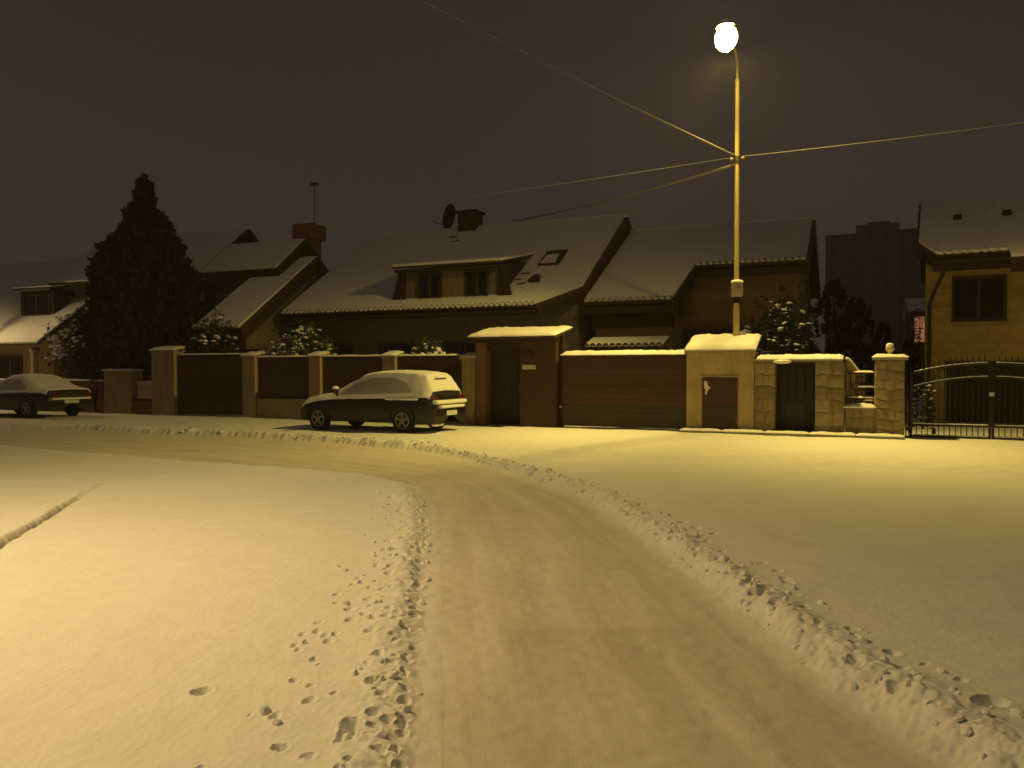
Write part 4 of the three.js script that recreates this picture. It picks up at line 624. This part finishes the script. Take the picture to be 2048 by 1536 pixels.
// ---------------------------------------------------------------- parked cars under snow
const paint = new THREE.MeshPhysicalMaterial({ color: new THREE.Color(0.012, 0.012, 0.014), roughness: 0.5, clearcoat: 0.25, clearcoatRoughness: 0.35 }), rubber = M(0.02, 0.02, 0.02, 0.9), rim = M(0.3, 0.29, 0.28, 0.4, { metalness: 0.6 }), red = M(0.09, 0.01, 0.008, 0.3), frost = M(0.42, 0.41, 0.4, 0.7);
const itp = (T, x, c) => { if (x <= T[0][0]) return T[0][c]; for (let i = 0; i < T.length - 1; i++) if (x <= T[i + 1][0]) { const k = (x - T[i][0]) / (T[i + 1][0] - T[i][0]); return lerp(T[i][c], T[i + 1][c], k); } return T[T.length - 1][c]; };
function grid(rows, closed = false) { const n = rows[0].length, P = [], I = []; rows.forEach((r) => r.forEach((v) => P.push(...v))); for (let i = 0; i < rows.length - 1; i++) for (let j = 0; j < n - 1; j++) { const a = i * n + j; I.push(a, a + 1, a + n + 1, a, a + n + 1, a + n); } if (closed) for (const e of [0, rows.length - 1]) { const c = P.length / 3, r = rows[e], m = [0, 1, 2].map((k) => r.reduce((s, v) => s + v[k], 0) / n); P.push(...m); for (let j = 0; j < n - 1; j++) I.push(...(e ? [e * n + j, e * n + j + 1, c] : [j + 1, j, c])); } const g = new THREE.BufferGeometry(); g.setAttribute('position', new THREE.BufferAttribute(new Float32Array(P), 3)); g.setIndex(I); return toCreasedNormals(g, 0.7); }
function car(label, u, w, T, o) { // T rows: x, top, half width, half width at the top, belt height
  const t = new Thing('parked_car', label, 'car', u, w, 'snowed-in parked cars'); if (o.turn) t.g.rotation.y += o.turn; t.g.position.y = 0.01;
  const xs = []; for (let x = T[0][0]; x < T[T.length - 1][0] - 1e-6; x += 0.07) xs.push(x); xs.push(T[T.length - 1][0]);
  const half = (x, k = 0) => { const top = itp(T, x, 1) + k, W = itp(T, x, 2), wt = itp(T, x, 3), b = Math.min(itp(T, x, 4), top - 0.06), e = 1; const q = [[0.62 * W, 0.24], [0.94 * W, 0.27], [W, 0.42], [W + 0.015, 0.6], [W - 0.005, b - 0.06], [W - 0.03, b]]; const c = top - b; q.push([lerp(W - 0.05, wt, 0.4), b + c * 0.4], [lerp(W - 0.06, wt, 0.8), b + c * 0.76], [wt * 0.97, b + c * 0.92], [wt * 0.82, top - 0.012], [wt * 0.45, top], [0, top + 0.012]); return q; };
  t.g.scale.x = o.sx ?? 1; t.add('body', grid(xs.map((x) => { const h = half(x); return [...h.map(([z, y]) => [x, y, z]), ...h.slice(0, -1).reverse().map(([z, y]) => [x, y, -z])]; }), true), paint);
  const sx = xs.filter((x) => x > T[0][0] + 0.06 && x < o.snowEnd), th = (x, z, y) => (0.03 + 0.03 * sm(1.25, 1.5, y) + 0.006 * n3(x * 3, y * 3, z * 3)) * sm(T[0][0] + 0.05, T[0][0] + 0.35, x);
  t.add('snow_blanket', grid(sx.map((x) => { const h = half(x).slice(4), R = []; h.forEach(([z, y], i) => { const k = th(x, z, y) * (i === 0 ? -0.3 : 1), ed = i === 0 ? -0.02 + 0.03 * n2(x * 3, 1) + 0.025 * n2(x * 9, 4) : 0; const nx = i < 3 ? 1 : i < 5 ? 0.7 : 0.1, ny = i < 3 ? 0.15 : i < 5 ? 0.7 : 1; R.push([x, y + k * ny + ed, z + k * nx]); }); return [...R, ...R.slice(0, -1).reverse().map(([a, b, c]) => [a, b, -c])]; }), true), mat.snow);
  // frosted side glass set into the snow
  const zs = (x, y) => { const h = half(x).slice(5); for (let i = 0; i < h.length - 1; i++) if (y <= h[i + 1][1]) return lerp(h[i][0], h[i + 1][0], clamp((y - h[i][1]) / (h[i + 1][1] - h[i][1]))); return h[h.length - 1][0]; };
  for (const sd of [1, -1]) { const R = []; for (let i = 0; i <= 30; i++) { const x = lerp(o.win[0], o.win[1], i / 30), yb = itp(T, x, 4) + 0.07, yt = Math.max(yb + 0.01, itp(o.winTop, x, 1)); const r = []; for (let j = 0; j <= 5; j++) { const y = lerp(yb, yt, j / 5); r.push([x, y, sd * (zs(x, y) + 0.05 * Math.sin(Math.PI * clamp((x - o.win[0]) / (o.win[1] - o.win[0]), 0.08, 0.92)) ** 0.3 + 0.012)]); } R.push(sd > 0 ? r : r.reverse()); } t.add('side_window', grid(R), frost); }
  for (const [x, sd] of [[o.wheels[0], 1], [o.wheels[1], 1], [o.wheels[0], -1], [o.wheels[1], -1]]) {
    const wl = new THREE.Group(); wl.name = 'wheel'; wl.position.set(x, 0.33, sd * (itp(T, x, 2) - 0.09)); t.g.add(wl);
    mesh('tyre', new THREE.TorusGeometry(0.255, 0.085, 12, 32).scale(1, 1, 1.3), rubber, wl); const rp = [new THREE.TorusGeometry(0.195, 0.02, 8, 28).translate(0, 0, sd * 0.1), new THREE.CylinderGeometry(0.05, 0.05, 0.06, 12).rotateX(Math.PI / 2).translate(0, 0, sd * 0.09)]; for (let k = 0; k < 5; k++) rp.push(new THREE.BoxGeometry(0.05, 0.16, 0.03).translate(0, 0.11, sd * 0.095).rotateZ(k * 1.2566)); rp.forEach((g, i) => { rp[i] = g.index ? g.toNonIndexed() : g; }); mesh('rim', mergeGeometries(rp), rim, wl); mesh('hub_backing', new THREE.CylinderGeometry(0.19, 0.19, 0.02, 24).rotateX(Math.PI / 2).translate(0, 0, sd * 0.06), rubber, wl);
    mesh('wheel_arch', new THREE.TorusGeometry(0.37, 0.022, 6, 24, Math.PI).translate(x, 0.33, sd * (itp(T, x, 2) + 0.008)), rubber, t.g);
  }
  for (const sd of [1, -1]) { const m = new THREE.Group(); m.name = 'wing_mirror'; m.position.set(o.mirror[0], o.mirror[1], sd * (itp(T, o.mirror[0], 2) + 0.1)); t.g.add(m); const mg = new THREE.SphereGeometry(1, 14, 10); mg.scale(0.07, 0.085, 0.11); mesh('housing', mg, paint, m); mesh('snow', snowLump(0.075, 0.06, 0.11).translate(0, 0.06, 0), mat.snow, m); mesh('stalk', new THREE.BoxGeometry(0.04, 0.12, 0.05).translate(0, -0.08, -sd * 0.07), paint, m); }
  return t;
}
{
  const T = [[-2.2, 0.6, 0.7, 0.55, 0.5], [-2.12, 0.72, 0.8, 0.62, 0.6], [-1.9, 0.84, 0.88, 0.7, 0.74], [-1.4, 0.94, 0.9, 0.74, 0.84], [-1.0, 1.0, 0.905, 0.74, 0.88], [-0.55, 1.24, 0.91, 0.66, 0.9], [-0.1, 1.44, 0.91, 0.64, 0.91], [0.4, 1.515, 0.91, 0.64, 0.92], [1.0, 1.52, 0.91, 0.64, 0.94], [1.5, 1.5, 0.9, 0.63, 0.96], [1.84, 1.45, 0.89, 0.62, 0.96], [2.01, 1.2, 0.87, 0.68, 0.95], [2.1, 1.0, 0.85, 0.74, 0.9], [2.14, 0.82, 0.84, 0.78, 0.76], [2.2, 0.7, 0.82, 0.78, 0.6], [2.22, 0.6, 0.78, 0.7, 0.5]];
  const t = car('dark hatchback half buried in snow, parked before the plank fence', -2.72, -2.42, T, { sx: 0.95, snowEnd: 2.11, win: [-0.72, 1.5], winTop: [[-0.72, 1.02], [-0.3, 1.22], [0.2, 1.38], [0.9, 1.39], [1.3, 1.28], [1.5, 1.08]], wheels: [-1.42, 1.28], mirror: [-0.75, 1.06] });
  const B = (n, x1, x2, y1, y2, z1, z2, m, r = 0.01, p = t.g) => { const g = new RoundedBoxGeometry(x2 - x1, y2 - y1, z2 - z1, 2, Math.min(r, (x2 - x1) / 2.2, (y2 - y1) / 2.2)); g.translate((x1 + x2) / 2, (y1 + y2) / 2, (z1 + z2) / 2); return mesh(n, g, m, p); };
  for (const s of [1, -1]) B('tail_light', 2.0, 2.15, 0.86, 0.95, s > 0 ? 0.5 : -0.84, s > 0 ? 0.84 : -0.5, red, 0.03);
  B('tailgate_gap', 2.05, 2.165, 0.92, 1.0, -0.5, 0.5, mat.sheet, 0.02); const sl = B('rear_window_slit', -0.3, 0.3, -0.012, 0.012, -0.012, 0.012, mat.sheet, 0.01); sl.rotation.y = Math.PI / 2; sl.position.set(1.955, 1.38, 0.1);
  B('bumper_snow', 2.08, 2.27, 0.74, 0.84, -0.8, 0.8, mat.snow, 0.045); B('bumper_snow', 2.1, 2.3, 0.64, 0.71, -0.62, 0.62, mat.snow, 0.03);
  B('number_plate', 2.2, 2.245, 0.45, 0.57, -0.27, 0.27, M(0.62, 0.62, 0.6, 0.5), 0.005); B('side_snow', 0.75, 1.75, 0.84, 0.9, 0.89, 0.935, mat.snow, 0.02); B('exhaust_snow', 2.05, 2.2, 0.2, 0.27, 0.35, 0.75, mat.snow, 0.03);
}
{
  const T = [[-2.25, 0.6, 0.7, 0.55, 0.5], [-2.1, 0.74, 0.82, 0.64, 0.62], [-1.4, 0.88, 0.86, 0.72, 0.78], [-0.9, 0.95, 0.87, 0.7, 0.84], [-0.4, 1.2, 0.87, 0.62, 0.86], [0.05, 1.38, 0.87, 0.6, 0.87], [0.5, 1.41, 0.87, 0.6, 0.88], [0.95, 1.36, 0.87, 0.6, 0.9], [1.5, 1.1, 0.86, 0.66, 0.9], [1.75, 1.0, 0.85, 0.72, 0.9], [2.15, 0.96, 0.82, 0.72, 0.86], [2.25, 0.8, 0.78, 0.7, 0.7], [2.28, 0.6, 0.74, 0.64, 0.5]];
  const t = car('snow covered saloon car at the far left edge of the street', -17.2, -2.2, T, { snowEnd: 2.2, win: [-0.6, 1.25], winTop: [[-0.6, 0.98], [-0.1, 1.2], [0.3, 1.28], [0.8, 1.25], [1.25, 1.0]], wheels: [-1.4, 1.3], mirror: [-0.62, 1.0] });
  const B = (n, x1, x2, y1, y2, z1, z2, m, r = 0.01) => { const g = new RoundedBoxGeometry(x2 - x1, y2 - y1, z2 - z1, 2, Math.min(r, (x2 - x1) / 2.2, (y2 - y1) / 2.2)); g.translate((x1 + x2) / 2, (y1 + y2) / 2, (z1 + z2) / 2); return mesh(n, g, m, t.g); };
  for (const s of [1, -1]) B('tail_light', 2.1, 2.27, 0.7, 0.82, s > 0 ? 0.45 : -0.78, s > 0 ? 0.78 : -0.45, red, 0.03);
  B('number_plate', 2.25, 2.3, 0.5, 0.61, -0.26, 0.26, M(0.62, 0.62, 0.6, 0.5), 0.005); B('bumper_snow', 2.12, 2.34, 0.62, 0.69, -0.7, 0.7, mat.snow, 0.03);
}
console.log('cars');
renderer.render(scene, camera);
